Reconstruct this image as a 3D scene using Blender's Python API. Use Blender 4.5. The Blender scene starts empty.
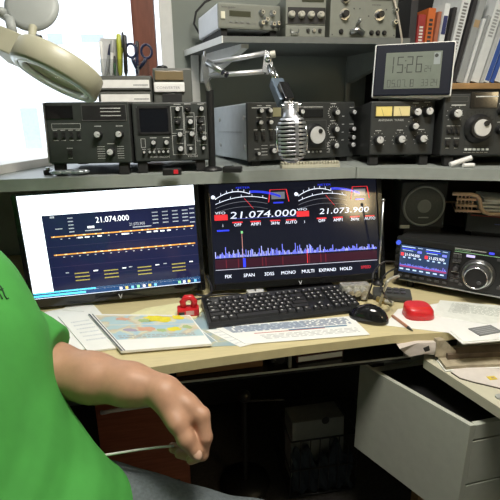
import bpy, bmesh, math, random
import numpy as np
from mathutils import Vector, Matrix, Euler
random.seed(7)
SC = bpy.context.scene
COL = SC.collection
R = math.radians

# ------------------------------------------------------------------ camera
F, PIT, YAW, ROLL, CH = 450.0, R(17.3), R(8), 0.0095, 1.29
CAM = Vector((0, 0, CH))
FW = Vector((math.sin(YAW)*math.cos(PIT), math.cos(YAW)*math.cos(PIT), -math.sin(PIT)))
RT0 = Vector((math.cos(YAW), -math.sin(YAW), 0)); UP0 = RT0.cross(FW)
RT = RT0*math.cos(ROLL) - UP0*math.sin(ROLL); UPV = UP0*math.cos(ROLL) + RT0*math.sin(ROLL)
cam = bpy.data.cameras.new('camera'); camo = bpy.data.objects.new('camera', cam); COL.objects.link(camo)
cam.sensor_width = 36; cam.lens = 36*F/500; cam.clip_start = .02
M4 = Matrix((RT, UPV, -FW)).transposed().to_4x4(); M4.translation = CAM
camo.matrix_world = M4; SC.camera = camo
def ray(px, py): return RT*((px-250)/F) - UPV*((py-250)/F) + FW
def PZ(px, py, z): r = ray(px, py); return CAM + r*((z-CH)/r.z)      # on a horizontal plane
def PY(px, py, y): r = ray(px, py); return CAM + r*(y/r.y)            # on an upright plane
def PD(px, py, d): return CAM + ray(px, py)*d                          # at a distance

# ------------------------------------------------------------------ materials
_mats = {}
def mat(name, col, rough=.5, metal=0, var=.06, scale=40, bump=0, emit=0, spec=.5, trans=0, alpha=1, stretch=None, coat=0):
    if name in _mats: return _mats[name]
    m = bpy.data.materials.new(name); m.use_nodes = True; nt = m.node_tree; b = nt.nodes['Principled BSDF']
    c = (*col, 1)
    tc = nt.nodes.new('ShaderNodeTexCoord'); nz = nt.nodes.new('ShaderNodeTexNoise')
    nz.inputs['Scale'].default_value = scale; nz.inputs['Detail'].default_value = 4
    if stretch:
        mp = nt.nodes.new('ShaderNodeMapping'); mp.inputs['Scale'].default_value = stretch
        nt.links.new(tc.outputs['Object'], mp.inputs[0]); nt.links.new(mp.outputs[0], nz.inputs['Vector'])
    else: nt.links.new(tc.outputs['Object'], nz.inputs['Vector'])
    rp = nt.nodes.new('ShaderNodeValToRGB')
    rp.color_ramp.elements[0].position = .3; rp.color_ramp.elements[1].position = .7
    rp.color_ramp.elements[0].color = tuple(max(0, v*(1-var)) for v in col)+(1,)
    rp.color_ramp.elements[1].color = tuple(min(1, v*(1+var)) for v in col)+(1,)
    nt.links.new(nz.outputs['Fac'], rp.inputs[0])
    nt.links.new(rp.outputs[0], b.inputs['Base Color'])
    b.inputs['Roughness'].default_value = rough; b.inputs['Metallic'].default_value = metal
    b.inputs['Specular IOR Level'].default_value = spec
    b.inputs['Transmission Weight'].default_value = trans; b.inputs['Alpha'].default_value = alpha
    b.inputs['Coat Weight'].default_value = coat
    if emit:
        nt.links.new(rp.outputs[0], b.inputs['Emission Color']); b.inputs['Emission Strength'].default_value = emit
    if bump:
        bp = nt.nodes.new('ShaderNodeBump'); bp.inputs['Strength'].default_value = bump; bp.inputs['Distance'].default_value = .002
        nt.links.new(nz.outputs['Fac'], bp.inputs['Height']); nt.links.new(bp.outputs[0], b.inputs['Normal'])
    _mats[name] = m
    return m
def ramp_mat(name, stops, scale, rough=.4, detail=3, stretch=(1,1,1), voronoi=False):
    m = bpy.data.materials.new(name); m.use_nodes = True; nt = m.node_tree; b = nt.nodes['Principled BSDF']
    tc = nt.nodes.new('ShaderNodeTexCoord'); mp = nt.nodes.new('ShaderNodeMapping'); mp.inputs['Scale'].default_value = stretch
    nz = nt.nodes.new('ShaderNodeTexNoise'); nz.inputs['Scale'].default_value = scale; nz.inputs['Detail'].default_value = detail
    nt.links.new(tc.outputs['Object'], mp.inputs[0]); nt.links.new(mp.outputs[0], nz.inputs['Vector'])
    rp = nt.nodes.new('ShaderNodeValToRGB'); cr = rp.color_ramp
    while len(cr.elements) < len(stops): cr.elements.new(.5)
    for e, (p, c) in zip(cr.elements, stops): e.position = p; e.color = (*c, 1)
    nt.links.new(nz.outputs['Fac'], rp.inputs[0]); nt.links.new(rp.outputs[0], b.inputs['Base Color'])
    b.inputs['Roughness'].default_value = rough
    return m
def thin_glass(name, tint=(1,1,1), gloss=.08, rough=.02):
    m = bpy.data.materials.new(name); m.use_nodes = True; nt = m.node_tree; nt.nodes.clear()
    o = nt.nodes.new('ShaderNodeOutputMaterial'); t = nt.nodes.new('ShaderNodeBsdfTransparent'); g = nt.nodes.new('ShaderNodeBsdfGlossy')
    t.inputs[0].default_value = (*tint, 1); g.inputs['Roughness'].default_value = rough
    x = nt.nodes.new('ShaderNodeMixShader'); x.inputs[0].default_value = gloss
    nt.links.new(t.outputs[0], x.inputs[1]); nt.links.new(g.outputs[0], x.inputs[2]); nt.links.new(x.outputs[0], o.inputs[0])
    return m
def glow(name, col, s=1.0):
    return mat('glow_'+name, col, rough=.10, emit=s, var=0)

# ------------------------------------------------------------------ mesh builder
_txt = {}
class MB:
    def __init__(s): s.v = []; s.f = []; s.mi = []; s.sm = []; s.mats = []
    def slot(s, m):
        if m not in s.mats: s.mats.append(m)
        return s.mats.index(m)
    def add(s, vs, fs, m, smooth=False, T=None):
        o = len(s.v); k = s.slot(m)
        for p in vs: s.v.append(tuple(T @ Vector(p)) if T is not None else tuple(p))
        for f in fs: s.f.append([o+i for i in f]); s.mi.append(k); s.sm.append(smooth)
        return s
    def bm(s, b, m, smooth=False, T=None):
        b.verts.index_update()
        s.add([v.co.copy() for v in b.verts], [[v.index for v in f.verts] for f in b.faces], m, smooth, T); b.free(); return s
    def box(s, x0, x1, y0, y1, z0, z1, m, bev=0, seg=2, T=None):
        b = bmesh.new(); bmesh.ops.create_cube(b, size=1)
        for v in b.verts: v.co = Vector((x0+(v.co.x+.5)*(x1-x0), y0+(v.co.y+.5)*(y1-y0), z0+(v.co.z+.5)*(z1-z0)))
        if bev: bmesh.ops.bevel(b, geom=b.edges[:], offset=bev, segments=seg, affect='EDGES', profile=.6)
        return s.bm(b, m, False, T)
    def lathe(s, prof, m, n=28, o=(0,0,0), ax=(0,0,1), T=None, smooth=True, caps=True):
        ax = Vector(ax).normalized(); q = ax.to_track_quat('Z', 'Y').to_matrix(); o = Vector(o)
        vs = []; fs = []
        for r, z in prof:
            for i in range(n):
                a = 2*math.pi*i/n; vs.append(o + q @ Vector((r*math.cos(a), r*math.sin(a), z)))
        L = len(prof)
        for j in range(L-1):
            for i in range(n): fs.append((j*n+i, j*n+(i+1)%n, (j+1)*n+(i+1)%n, (j+1)*n+i))
        s.add(vs, fs, m, smooth, T)
        if caps:
            if prof[0][0] > 1e-6: s.add(vs[:n], [tuple(reversed(range(n)))], m, False, T)
            if prof[-1][0] > 1e-6: s.add(vs[-n:], [tuple(range(n))], m, False, T)
        return s
    def cyl(s, p0, p1, r0, m, r1=None, n=20, T=None):
        p0 = Vector(p0); p1 = Vector(p1); d = p1-p0
        return s.lathe([(r0, 0), (r0 if r1 is None else r1, d.length)], m, n, p0, d, T)
    def tube(s, pts, r, m, n=8, T=None, rs=None):
        pts = [Vector(p) for p in pts]; vs = []; fs = []; up = None
        for i, p in enumerate(pts):
            t = (pts[min(i+1, len(pts)-1)]-pts[max(i-1, 0)]).normalized()
            if up is None: up = Vector((0,0,1)) if abs(t.z) < .9 else Vector((1,0,0))
            u = (up - t*up.dot(t)).normalized(); w = t.cross(u); up = u
            rr = rs[i] if rs else r
            for k in range(n):
                a = 2*math.pi*k/n; vs.append(p + u*(rr*math.cos(a)) + w*(rr*math.sin(a)))
        for i in range(len(pts)-1):
            for k in range(n): fs.append((i*n+k, i*n+(k+1)%n, (i+1)*n+(k+1)%n, (i+1)*n+k))
        fs.append(tuple(reversed(range(n)))); fs.append(tuple((len(pts)-1)*n+k for k in range(n)))
        return s.add(vs, fs, m, True, T)
    def prism(s, poly, z0, z1, m, T=None):           # polygon in xy, extruded in z
        n = len(poly)
        ar = sum(poly[i][0]*poly[(i+1)%n][1]-poly[(i+1)%n][0]*poly[i][1] for i in range(n))
        if ar < 0: poly = list(reversed(poly))
        vs = [(p[0], p[1], z0) for p in poly]+[(p[0], p[1], z1) for p in poly]
        fs = [tuple(reversed(range(n))), tuple(range(n, 2*n))]+[(i, (i+1)%n, n+(i+1)%n, n+i) for i in range(n)]
        return s.add(vs, fs, m, False, T)
    def ball(s, c, r, m, T=None, sc=(1,1,1), u=20, v=12):
        b = bmesh.new(); bmesh.ops.create_uvsphere(b, u_segments=u, v_segments=v, radius=r)
        for w in b.verts: w.co = Vector((w.co.x*sc[0]+c[0], w.co.y*sc[1]+c[1], w.co.z*sc[2]+c[2]))
        return s.bm(b, m, True, T)
    def quad(s, x0, x1, z0, z1, y, m, T=None):        # upright sheet facing -y
        return s.add([(x0,y,z0),(x1,y,z0),(x1,y,z1),(x0,y,z1)], [(0,1,2,3)], m, False, T)
    def text(s, st, x, z, h, m, y=0, align='L', T=None, wid=None, flat=False, slant=0):   # upright text facing -y; flat: lies on xy, up
        if st not in _txt:
            c = bpy.data.curves.new('t', 'FONT'); c.body = st; c.resolution_u = 2
            o = bpy.data.objects.new('t', c); me = bpy.data.meshes.new_from_object(o)
            _txt[st] = ([tuple(v.co) for v in me.vertices], [tuple(p.vertices) for p in me.polygons])
            bpy.data.objects.remove(o); bpy.data.curves.remove(c); bpy.data.meshes.remove(me)
        vs, fs = _txt[st]
        if not vs: return s
        w = max(v[0] for v in vs); k = h/.7; kx = k if wid is None else wid/w
        ox = {'L': 0, 'C': -w*kx/2, 'R': -w*kx}[align]
        if flat: pts = [(x+ox+v[0]*kx+v[1]*k*slant, z+v[1]*k, y) for v in vs]
        else: pts = [(x+ox+v[0]*kx+v[1]*k*slant, y, z+v[1]*k) for v in vs]
        return s.add(pts, fs, m, False, T)
    def build(s, name, parent=None, loc=None, rot=None):
        me = bpy.data.meshes.new(name); me.from_pydata(s.v, [], s.f)
        for m in s.mats: me.materials.append(m)
        me.polygons.foreach_set('material_index', s.mi); me.polygons.foreach_set('use_smooth', s.sm); me.update()
        o = bpy.data.objects.new(name, me); COL.objects.link(o)
        if parent: o.parent = parent
        if loc is not None: o.location = loc
        if rot is not None: o.rotation_euler = rot
        return o
def tag(o, label, cat, group=None, kind=None):
    o['label'] = label; o['category'] = cat
    if group: o['group'] = group
    if kind: o['kind'] = kind
    return o
def thing(name, label, cat, loc=(0,0,0), rz=0, rx=0, ry=0, group=None):
    o = bpy.data.objects.new(name, None); COL.objects.link(o); o.empty_display_size = .05
    o.location = loc; o.rotation_euler = (R(rx), R(ry), R(rz)); return tag(o, label, cat, group)
def struct(o): o['kind'] = 'structure'; return o
def copy_tree(o, parent=None):
    c = o.copy(); COL.objects.link(c)
    if parent: c.parent = parent
    for ch in list(o.children): copy_tree(ch, c)
    return c

# palette (linear values)
BLK = mat('black_plastic', (.012,.012,.013), .45, var=.2)
BLKG = mat('black_gloss', (.008,.008,.009), .12, var=.1, coat=.3)
PANEL = mat('grey_black_panel', (.027,.030,.030), .5, var=.12)
PANELR = mat('dark_green_grey_panel', (.026,.031,.029), .5, var=.12)
CASE = mat('black_case_paint', (.016,.017,.017), .55, var=.2, bump=.2, scale=300)
SILV = mat('silver_metal', (.55,.56,.57), .28, 1)
CHROME = mat('chrome', (.75,.76,.80), .12, 1, var=.03)
ALU = mat('brushed_aluminium', (.6,.6,.6), .35, 1, stretch=(1,1,30))
LEG = mat('white_legend_print', (.58,.59,.58), .6, var=.15)
GREYP = mat('pale_grey_instrument_paint', (.19,.20,.172), .5, var=.05)
SHELF = mat('grey_white_shelf_laminate', (.28,.305,.29), .45, var=.05)
WHITE = mat('white_paint', (.75,.75,.73), .5, var=.03)
PAPER = mat('white_paper', (.84,.85,.83), .7, var=.02)
DESK = mat('beech_desk_laminate', (.62,.54,.31), .4, var=.06, scale=8, stretch=(2,30,1))
RUB = mat('black_rubber', (.008,.008,.008), .8)
GREEN = mat('green_shirt_cotton', (.055,.30,.05), .85, var=.10, scale=14, bump=.15)
SKIN = mat('skin', (.44,.245,.155), .5, var=.10, scale=45, bump=.2)
TROU = mat('grey_trouser_cloth', (.10,.12,.13), .9, var=.2, scale=160, bump=.3)
BOOKR = mat('red_book_cloth', (.30,.03,.03), .6); BOOKO = mat('orange_book_cover', (.55,.13,.03), .5)
DKWOOD = mat('dark_brown_board', (.035,.022,.016), .6, var=.3, scale=12)
# ------------------------------------------------------------------ setting
WY, WL, WR, WF, CZ = 1.86, -1.6, 1.6, -1.9, 2.45
WALL = mat('grey_green_wall_paint', (.25,.275,.25), .8, var=.04, scale=6, bump=.1)
FLOORM = mat('dark_carpet_floor', (.05,.045,.04), .9, var=.3, scale=90, bump=.4)
WX0, WX1, WZ0, WZ1 = -1.45, -.055, 1.085, 2.25
b = MB()
b.box(WX1, WR, WY, WY+.2, 0, CZ, WALL); b.box(WL, WX0, WY, WY+.2, 0, CZ, WALL)
b.box(WX0, WX1, WY, WY+.2, 0, WZ0, WALL); b.box(WX0, WX1, WY, WY+.2, WZ1, CZ, WALL)
struct(b.build('wall_back'))
struct(MB().box(WL-.1, WL, WF, WY+.2, 0, CZ, WALL).build('wall_left'))
struct(MB().box(WR, WR+.1, WF, WY+.2, 0, CZ, WALL).build('wall_right'))
struct(MB().box(WL-.1, WR+.1, WF-.1, WF, 0, CZ, WALL).build('wall_front'))
struct(MB().box(WL-.1, WR+.1, WF-.1, WY+.2, -.1, 0, FLOORM).build('floor'))
struct(MB().box(WL-.1, WR+.1, WF-.1, WY+.2, CZ, CZ+.1, WHITE).build('ceiling'))
# window: white reveal, brown casement stile, panes
w = bpy.data.objects.new('window_1', None); COL.objects.link(w); w.location = (0, WY, 0); struct(w)
BROWN = mat('red_brown_window_wood', (.20,.065,.04), .45, var=.18, scale=10, stretch=(8,8,1))
f = MB()
f.box(WX1-.012, WX1+.035, -.012, .2, WZ0, WZ1, WHITE, .003); f.box(WX0-.03, WX0+.02, -.012, .2, WZ0, WZ1, WHITE, .003)
f.box(WX0+.02, WX1-.012, .05, .12, WZ0, WZ0+.03, WHITE, .004); f.box(WX0+.02, WX1-.012, .05, .12, WZ1-.05, WZ1, WHITE, .004)
f.box(WX0+.02, WX1-.105, -.0, .04, WZ1, WZ1+.01, WHITE)
f.build('window_frame', w)
MB().box(WX1-.115, WX1-.032, .03, .12, WZ0+.03, WZ1-.05, BROWN, .006).build('window_stile', w)
MB().box(WX0+.02, WX1-.11, .085, .089, WZ0+.03, WZ1-.05, thin_glass('window_glass', (1,1,1), .04)).build('window_pane', w)
sill = MB(); sp = [PZ(0,178,1.125), PZ(33,168.5,1.125)]
sill.prism([(-1.5, 1.20), (sp[0].x-.06, sp[0].y-.015), (sp[1].x, sp[1].y), (sp[1].x+.06, 1.6), (sp[1].x+.06, WY+.06), (-1.5, WY+.06)], 1.1255, 1.150, WHITE)
struct(sill.build('window_sill'))

# ------------------------------------------------------------------ desk
def desk_edge(x): return .896+(x+.208)*.1047 if x < .35 else .9545+(x-.35)*.06
t = thing('desk', 'beech desk with pale front edge under both monitors and papers', 'desk', (0,0,0))
MB().prism([(-1.25,.79), (-.208,.896), (.046,.928), (.255,.949), (.50,.966), (.645,.958), (.72,.968), (1.3,.968), (1.3,1.84), (-1.25,1.84)], .7165, .74, DESK).build('desk_top', t)
for x, y in ((-1.2,.9), (-1.2,1.75), (1.2,1.75), (.95,1.1)):
    MB().box(x-.02, x+.02, y-.02, y+.02, 0, .7165, BLK, .003).build('leg', t)
tr = MB(); TRM = mat('black_tray_laminate', (.012,.012,.013), .25)
tr.prism([(-.12,.962), (.571,.992), (.571,1.30), (-.12,1.27)], .648, .660, TRM)
t2 = thing('keyboard_tray', 'black pull-out tray hung under the front of the desk', 'tray')
tr.build('tray_board', t2)
e = MB(); e.prism([(-.12,.958), (.571,.988), (.571,.992), (-.12,.962)], .6575, .661, mat('pale_edge_strip',(.42,.42,.38),.5)); e.build('edge_strip', t2)
for x in (-.10, .235, .55): MB().box(x, x+.008, .985, .995, .66, .7165, mat('grey_bracket', (.22,.21,.18), .5)).build('hanger', t2)
BRW = mat('brown_wood_box', (.26,.14,.065), .5, var=.2, scale=14)
bx = MB().box(0, .22, 0, .16, 0, .05, BRW, .003); bx.box(.02, .20, -.004, .001, .012, .04, BRW, .002)
tag(bx.build('wooden_box', loc=(-.048, .985, .661), rot=(0,0,R(4))), 'brown wooden box lying on the tray under the desk', 'box')
bk = MB().box(0,.05,0,.12,0,.04,BLKG,.004); bk.cyl((.025,0,.02),(.025,-.004,.02),.012,BLK)
tag(bk.build('power_adapter', loc=(.19,.995,.661)), 'small black power adapter on the tray beside the brown box', 'adapter')
rd = MB().box(0,.13,0,.18,0,.022,mat('maroon_book',(.07,.016,.012),.5),.003); rd.box(.004,.126,-.001,.176,.004,.018,PAPER)
tag(rd.build('notebook', loc=(.26,1.0,.661), rot=(0,0,R(5))), 'dark red notebook lying on the tray under the desk', 'notebook')

# lower desk return on the right
RTN = mat('cream_desk_laminate', (.56,.54,.42), .45, var=.05, scale=10)
t = thing('side_table', 'lower cream table running towards the viewer on the right', 'table')
a, c = PZ(424,359,.67), PZ(500,408,.67); dv = (c-a)
p2 = a+dv*2.2
MB().prism([(a.x,a.y), (p2.x,p2.y), (1.35,p2.y+.05), (1.35,a.y+.06), (a.x+.03,a.y+.05)], .645, .67, RTN).build('table_top', t)
for x, y in ((1.3,.52), (1.3,.98), (.80,.50)): MB().box(x-.02,x+.02,y-.02,y+.02,0,.645,RTN,.003).build('leg', t)

# shelves
def shelf_front(x): return 1.26+.055*x
t = thing('wall_shelf', 'long grey lower shelf over the monitors carrying the left and middle radios', 'shelf')
s = MB(); s.prism([(-1.4, shelf_front(-1.4)), (.5, shelf_front(.5)), (.5, WY), (-1.4, WY)], 1.093, 1.125, SHELF); s.build('shelf_board', t)
for x in (-.9, .02): MB().prism([(0,0),(.30,0),(0,-.26)], -.012, .012, SHELF, T=Matrix.Translation((x,WY,1.093)) @ Matrix(((0,0,1,0),(-1,0,0,0),(0,1,0,0),(0,0,0,1)))).build('bracket', t)
t = thing('wall_shelf', 'grey lower shelf turned towards the viewer under the right-hand radios', 'shelf')
q = [PZ(350,167.5,1.125), PZ(500,169.5,1.125)]
s = MB(); dx = q[1]-q[0]; e1 = q[0]+dx*1.9
s.prism([(.502,q[0].y), (q[0].x+.03,q[0].y), (q[1].x,q[1].y), (e1.x,e1.y), (1.55,e1.y+.1), (1.55,WY), (.502,WY)], 1.093, 1.1252, SHELF); s.build('shelf_board', t)
MB().box(1.2,1.22,1.2,WY,.7405,1.093,DKWOOD).build('side_panel', t)
bp = MB().box(.505,1.2,1.64,1.655,.741,1.082,DKWOOD); bp.build('back_panel', t)

t = thing('wall_shelf', 'pale grey upper shelf on the back wall carrying the test instruments', 'shelf')
UL, UB = PZ(222,39,1.50), PY(185,52,WY)
s = MB(); s.prism([(UL.x,1.5), (.74,1.5), (.80,WY), (UB.x,WY)], 1.488, 1.506, mat('shaded_shelf_grey',(.13,.14,.135),.5)); s.build('shelf_board', t)  # darker copy of the shelf grey, dim light up here put into the colour
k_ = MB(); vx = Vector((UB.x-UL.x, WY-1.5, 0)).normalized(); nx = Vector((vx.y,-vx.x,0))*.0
k_.prism([(UL.x-.002,1.498),(UL.x+.001,1.498),(UB.x+.001,WY),(UB.x-.004,WY)],1.4865,1.5065,WHITE); k_.build('window_lit_end', t)  # white strip, window light on the shelf end put into the colour
# angled brackets
def bracket(xf, xw, m):
    k = MB(); P0 = Vector((xf,1.53,1.488)); P1 = Vector((xw,WY,1.488)); P2 = Vector((xw-.0,WY,1.39))
    n = Vector((.012,.003,0))
    vs = [P0-n,P1-n,P2-n,P2+Vector((0,-.035,0))-n,P0+Vector((0,0,-.012))-n]
    vs += [v+n*2 for v in vs]
    k.add(vs, [(0,1,2,3,4),(9,8,7,6,5)]+[(i,i+5,(i+1)%5+5,(i+1)%5) for i in range(5)], m); return k
bracket(.205,.085,WHITE).build('bracket', t); bracket(.75,.67,SHELF).build('bracket', t)
MB().box(.655,.675,WY-.012,WY,1.14,1.47,SHELF,.002).build('wall_rail', t)
MB().box(UB.x+.02, UB.x+.05, WY-.03, WY, 1.14, 1.488, WHITE, .003).build('wall_rail', t)

# ------------------------------------------------------------------ panel widgets (front face at y=0, x right, z up)
CAP = mat('satin_knob_cap', (.62,.63,.64), .4, .25)
def knob(parent, x, z, r, d=.016, cap=CAP, body=BLK, ang=None, name='knob'):
    k = MB(); ax = (0,-1,0)
    k.lathe([(r*1.15,0),(r*1.15,d*.2),(r,d*.25),(r*.92,d)], body, 18, (x,0,z), ax)
    k.lathe([(r*.82,d),(r*.82,d*1.08),(r*.7,d*1.12)], cap, 18, (x,0,z), ax)
    a = random.uniform(-2,2) if ang is None else ang
    px, pz = math.sin(a), math.cos(a)
    k.tube([(x+px*r*.1,-d*1.13,z+pz*r*.1),(x+px*r*.8,-d*1.13,z+pz*r*.8)], r*.07, LEG if cap is BLK else BLK, 5)
    return k.build(name, parent)
def toggle(parent, x, z, w, h, m=BLK):
    k = MB(); k.box(x-w/2,x+w/2,-.003,0,z-h/2,z+h/2,m,.0008); k.box(x-w*.32,x+w*.32,-.007,-.003,z-h*.4,z+h*.05,m,.001); return k.build('switch', parent)
def ticks(k, x, z, r, n=9, a0=-2.3, a1=2.3, m=LEG, l=.003, w=.0006):
    for i in range(n):
        a = a0+(a1-a0)*i/(n-1); c, s_ = math.cos(a), math.sin(a)
        T = Matrix.Translation((x+s_*r,-.0006,z+c*r)) @ Matrix.Rotation(a,4,'Y')
        k.quad(-w,w,0,l,0,m,T)
def outline(k, x0, x1, z0, z1, w, m, y=-.0006):
    k.quad(x0,x1,z0,z0+w,y,m); k.quad(x0,x1,z1-w,z1,y,m); k.quad(x0,x0+w,z0,z1,y,m); k.quad(x1-w,x1,z0,z1,y,m)
def dashes(k, x0, x1, z, h, m, y=-.0006):                              # unreadable fine print
    x = x0
    while x < x1-.0008:
        w = min(random.uniform(.0015,.004), x1-x); k.quad(x,x+w*.8,z,z+h,y,m); x += w
def cabinet(t, w, h, d, panel, case, feet=(.03,.012), footz=.03):
    c = MB(); c.box(0,w,.004,d,0,h,case,.004); c.build('case', t)
    p = MB(); p.box(.001,w-.001,0,.012,.001,h-.001,panel,.0035); p.build('front_panel', t)
    for x in (w*.09, w*.88):
        MB().box(x-.013,x+.013,.008,.035,-footz,.001,RUB,.002).build('foot', t)
        MB().box(x-.013,x+.013,d-.06,d-.03,-.006,.001,RUB,.002).build('foot', t)
def mapper(cx0,cx1,cy0,cy1,w,h):
    return lambda cx, cy: ((cx-cx0)/(cx1-cx0)*w, (cy1-cy)/(cy1-cy0)*h)

# --- receiver on the left
t = thing('radio_receiver', 'black radio receiver with dark display window, leftmost on the lower shelf', 'radio', (-.355,1.272,1.157), -4, -5)
W, H = .216, .158; cabinet(t, W, H, .28, PANELR, CASE)
u = mapper(40,495,70,412,W,H)
g = MB(); x0,z0 = u(45,165); x1,z1 = u(190,90); g.box(x0,x1,-.002,.001,z0,z1,BLKG,.001); g.build('display_window', t)
g = MB(); x0,z0 = u(238,175); x1,z1 = u(480,88); g.box(x0,x1,-.0015,.001,z0,z1,BLK,.001); outline(g,x0,x1,z0,z1,.0012,mat('dim_print',(.12,.12,.12),.6),-.002)
for cy in (110,128,150):
    xa,zz = u(340,cy); xb,_ = u(450,cy); dashes(g,xa,xb,zz,.0022,LEG,-.002)
g.build('band_window', t)
pr = MB(); x0,z0 = u(70,218); x1,z1 = u(226,188); outline(pr,x0,x1,z0,z1,.0008,LEG)
for cx in (88,130,172,212):
    xa,zz = u(cx-14,226); dashes(pr,xa,xa+.012,zz,.0016,LEG); x,z = u(cx,252); toggle(t,x,z,.0095,.016)
    dashes(pr,xa,xa+.012,z-.014,.0016,LEG)
x,z = u(157,352); toggle(t,x,z,.011,.016); dashes(pr,x-.008,x+.008,z+.012,.0016,LEG); dashes(pr,x-.006,x+.006,z-.014,.0016,LEG)
for cx,cy in ((320,252),(436,252),(382,350)):
    x,z = u(cx,cy); knob(t,x,z,.0095,.018)
    dashes(pr,x-.009,x+.009,z+.021,.002,LEG)
x,z = u(382,350)
for k in range(6):
    dashes(pr,x-.036,x-.016,z-.016+k*.006,.0012,LEG); dashes(pr,x+.016,x+.034,z-.016+k*.006,.0012,LEG)
pr.build('panel_print', t)

MB().box(-.003,.001,-.002,.02,.002,.156,ALU,.001).build('side_trim', t)
# --- scope
t = thing('monitor_scope', 'black oscilloscope monitor with square dark screen and many small knobs', 'oscilloscope', (-.134,1.275,1.157), 2, -5)
W, H = .202, .156; cabinet(t, W, H, .28, PANELR, CASE)
u = mapper(37,455,70,400,W,H)
x0,z0 = u(78,235); x1,z1 = u(232,105)
g = MB(); outline(g,x0-.006,x1+.006,z0-.006,z1+.006,.006,BLK,-.003); g.box(x0-.006,x1+.006,-.003,.001,z0-.006,z0-.0055,BLK)
g.box(x0,x1,-.001,.001,z0,z1,mat('dark_blue_crt',(.006,.007,.011),.2)); g.build('screen', t)
pr = MB()
for x0c,x1c,y0c,y1c in ((250,318,255,365),(250,318,95,245),(322,380,130,235),(322,380,240,365),(388,440,150,290),(388,440,195,240),(75,100,270,320)):
    a_ = u(x0c,y1c); b_ = u(x1c,y0c); outline(pr,a_[0],b_[0],a_[1],b_[1],.0009,LEG)
for cx,cy,r in ((288,112,.0072),(420,112,.0072),(355,183,.0078),(293,252,.0075),(360,250,.0078),(428,275,.0075),(293,332,.0082),(145,295,.007),(216,295,.007)):
    x,z = u(cx,cy); knob(t,x,z,r,.017); dashes(pr,x-.009,x+.009,z+r+.0055,.0018,LEG)
for cx,cy in ((345,110),(285,182),(412,180),(412,225)):
    x,z = u(cx,cy); knob(t,x,z,.0075,.012,BLK); dashes(pr,x-.009,x+.009,z+.012,.0018,LEG)
for cx in (90,120,145,172,196,222):
    x,z = u(cx,346); knob(t,x,z,.004,.010); dashes(pr,x-.005,x+.005,z+.007,.0014,LEG)
for cx in (350,422):
    x,z = u(cx,332); knob(t,x,z,.005,.009); dashes(pr,x-.009,x+.009,z+.009,.0016,LEG)
x,z = u(122,380); pr.text('MONITORSCOPE', x, z, .005, LEG, -.0006, wid=.052); x,z = u(330,380); pr.text('YO-101', x, z, .0055, LEG, -.0006, wid=.028)
x,z = u(64,100); dashes(pr,x,x+.004,z,.002,LEG)
pr.build('panel_print', t)

# --- middle transceiver
t = thing('transceiver', 'black-fronted transceiver with silver side case, behind the chrome microphone', 'radio', (.187,1.358,1.143), 13, -2)
W, H = .37, .167
SIDE = mat('silver_grey_case_paint', (.42,.47,.50), .4, var=.06)
c = MB(); c.box(.002,W-.002,.006,.35,0,H,SIDE,.004); c.box(.001,.0022,.05,.29,H*.50,H*.505,PANEL); c.build('case', t)
for y_,z_ in ((.03,.04),(.03,.125),(.27,.04),(.27,.125)): MB().lathe([(.0075,0),(.006,.003)],SILV,12,(.002,y_,z_),(-1,0,0)).build('case_screw', t)
MB().box(0,W,0,.012,-.002,H+.002,PANEL,.004).build('front_panel', t)
for x in (.03, W-.03):
    MB().box(x-.014,x+.014,.01,.04,-.016,.001,RUB,.002).build('foot', t); MB().box(x-.014,x+.014,.26,.29,-.008,.001,RUB,.002).build('foot', t)
u = mapper(33,489,50,282,W,H); pr = MB()
x,z = u(52,72); dashes(pr,x,x+.06,z,.003,LEG); dashes(pr,*(u(262,70)[0],u(345,70)[0],u(262,70)[1]),.0025,LEG)
for cx,cy,r in ((83,82,.0075),(118,82,.0075),(80,128,.0075),(120,128,.0075),(248,88,.0075),(132,243,.009),(70,252,.0055),(475,92,.008),(475,163,.008),(475,200,.008),(475,232,.009)):
    x,z = u(cx,cy); knob(t,x,z,r,.017); dashes(pr,x-.008,x+.008,z+r+.006,.002,LEG)
for cx,cy in ((398,92),(398,163),(398,233)):
    x,z = u(cx,cy); knob(t,x,z,.0095,.018); ticks(pr,x-.004,z,.0165,11,-2.4,1.2,LEG,.0045,.001); dashes(pr,x-.016,x+.004,z+.025,.0025,LEG)
for cx in (68,95,128,152):
    x,z = u(cx,182); toggle(t,x,z,.012,.026); dashes(pr,x-.008,x+.006,z+.017,.002,LEG)
for k in range(4):
    x,z = u(88,222+k*13); dashes(pr,x,x+.02,z,.0016,LEG)
    x,z = u(366,222+k*13); dashes(pr,x,x+.012,z,.0016,LEG)
    x,z = u(432,110+k*34); dashes(pr,x,x+.008,z,.0025,LEG)
for cx in (262,284,302,320,337):
    x,z = u(cx,256); MB().lathe([(.003,0),(.003,.005)],LEG,10,(x,0,z),(0,-1,0)).build('button', t)
x0,z0 = u(135,106); x1,z1 = u(168,70); MB().box(x0,x1,-.002,.001,z0,z1,mat('meter_face_dim',(.22,.21,.12),.4),.001).build('meter', t)
x0,z0 = u(265,112); x1,z1 = u(345,78); MB().box(x0,x1,-.002,.001,z0,z1,BLKG,.001).build('display_window', t)
x,z = u(306,185); k = MB(); k.lathe([(.036,0),(.036,.008),(.029,.010),(.028,.028)],BLK,36,(x,0,z),(0,-1,0)); k.lathe([(.026,.028),(.025,.030)],CAP,36,(x,0,z),(0,-1,0))
k.lathe([(.007,.030),(.006,.034)],BLK,16,(x+.008,0,z+.012),(0,-1,0)); k.build('tuning_dial', t)
outline(pr,x-.045,x+.045,z-.042,z+.045,.001,mat('dim_print',(.12,.12,.12),.6))
pr.build('panel_print', t)

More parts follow.
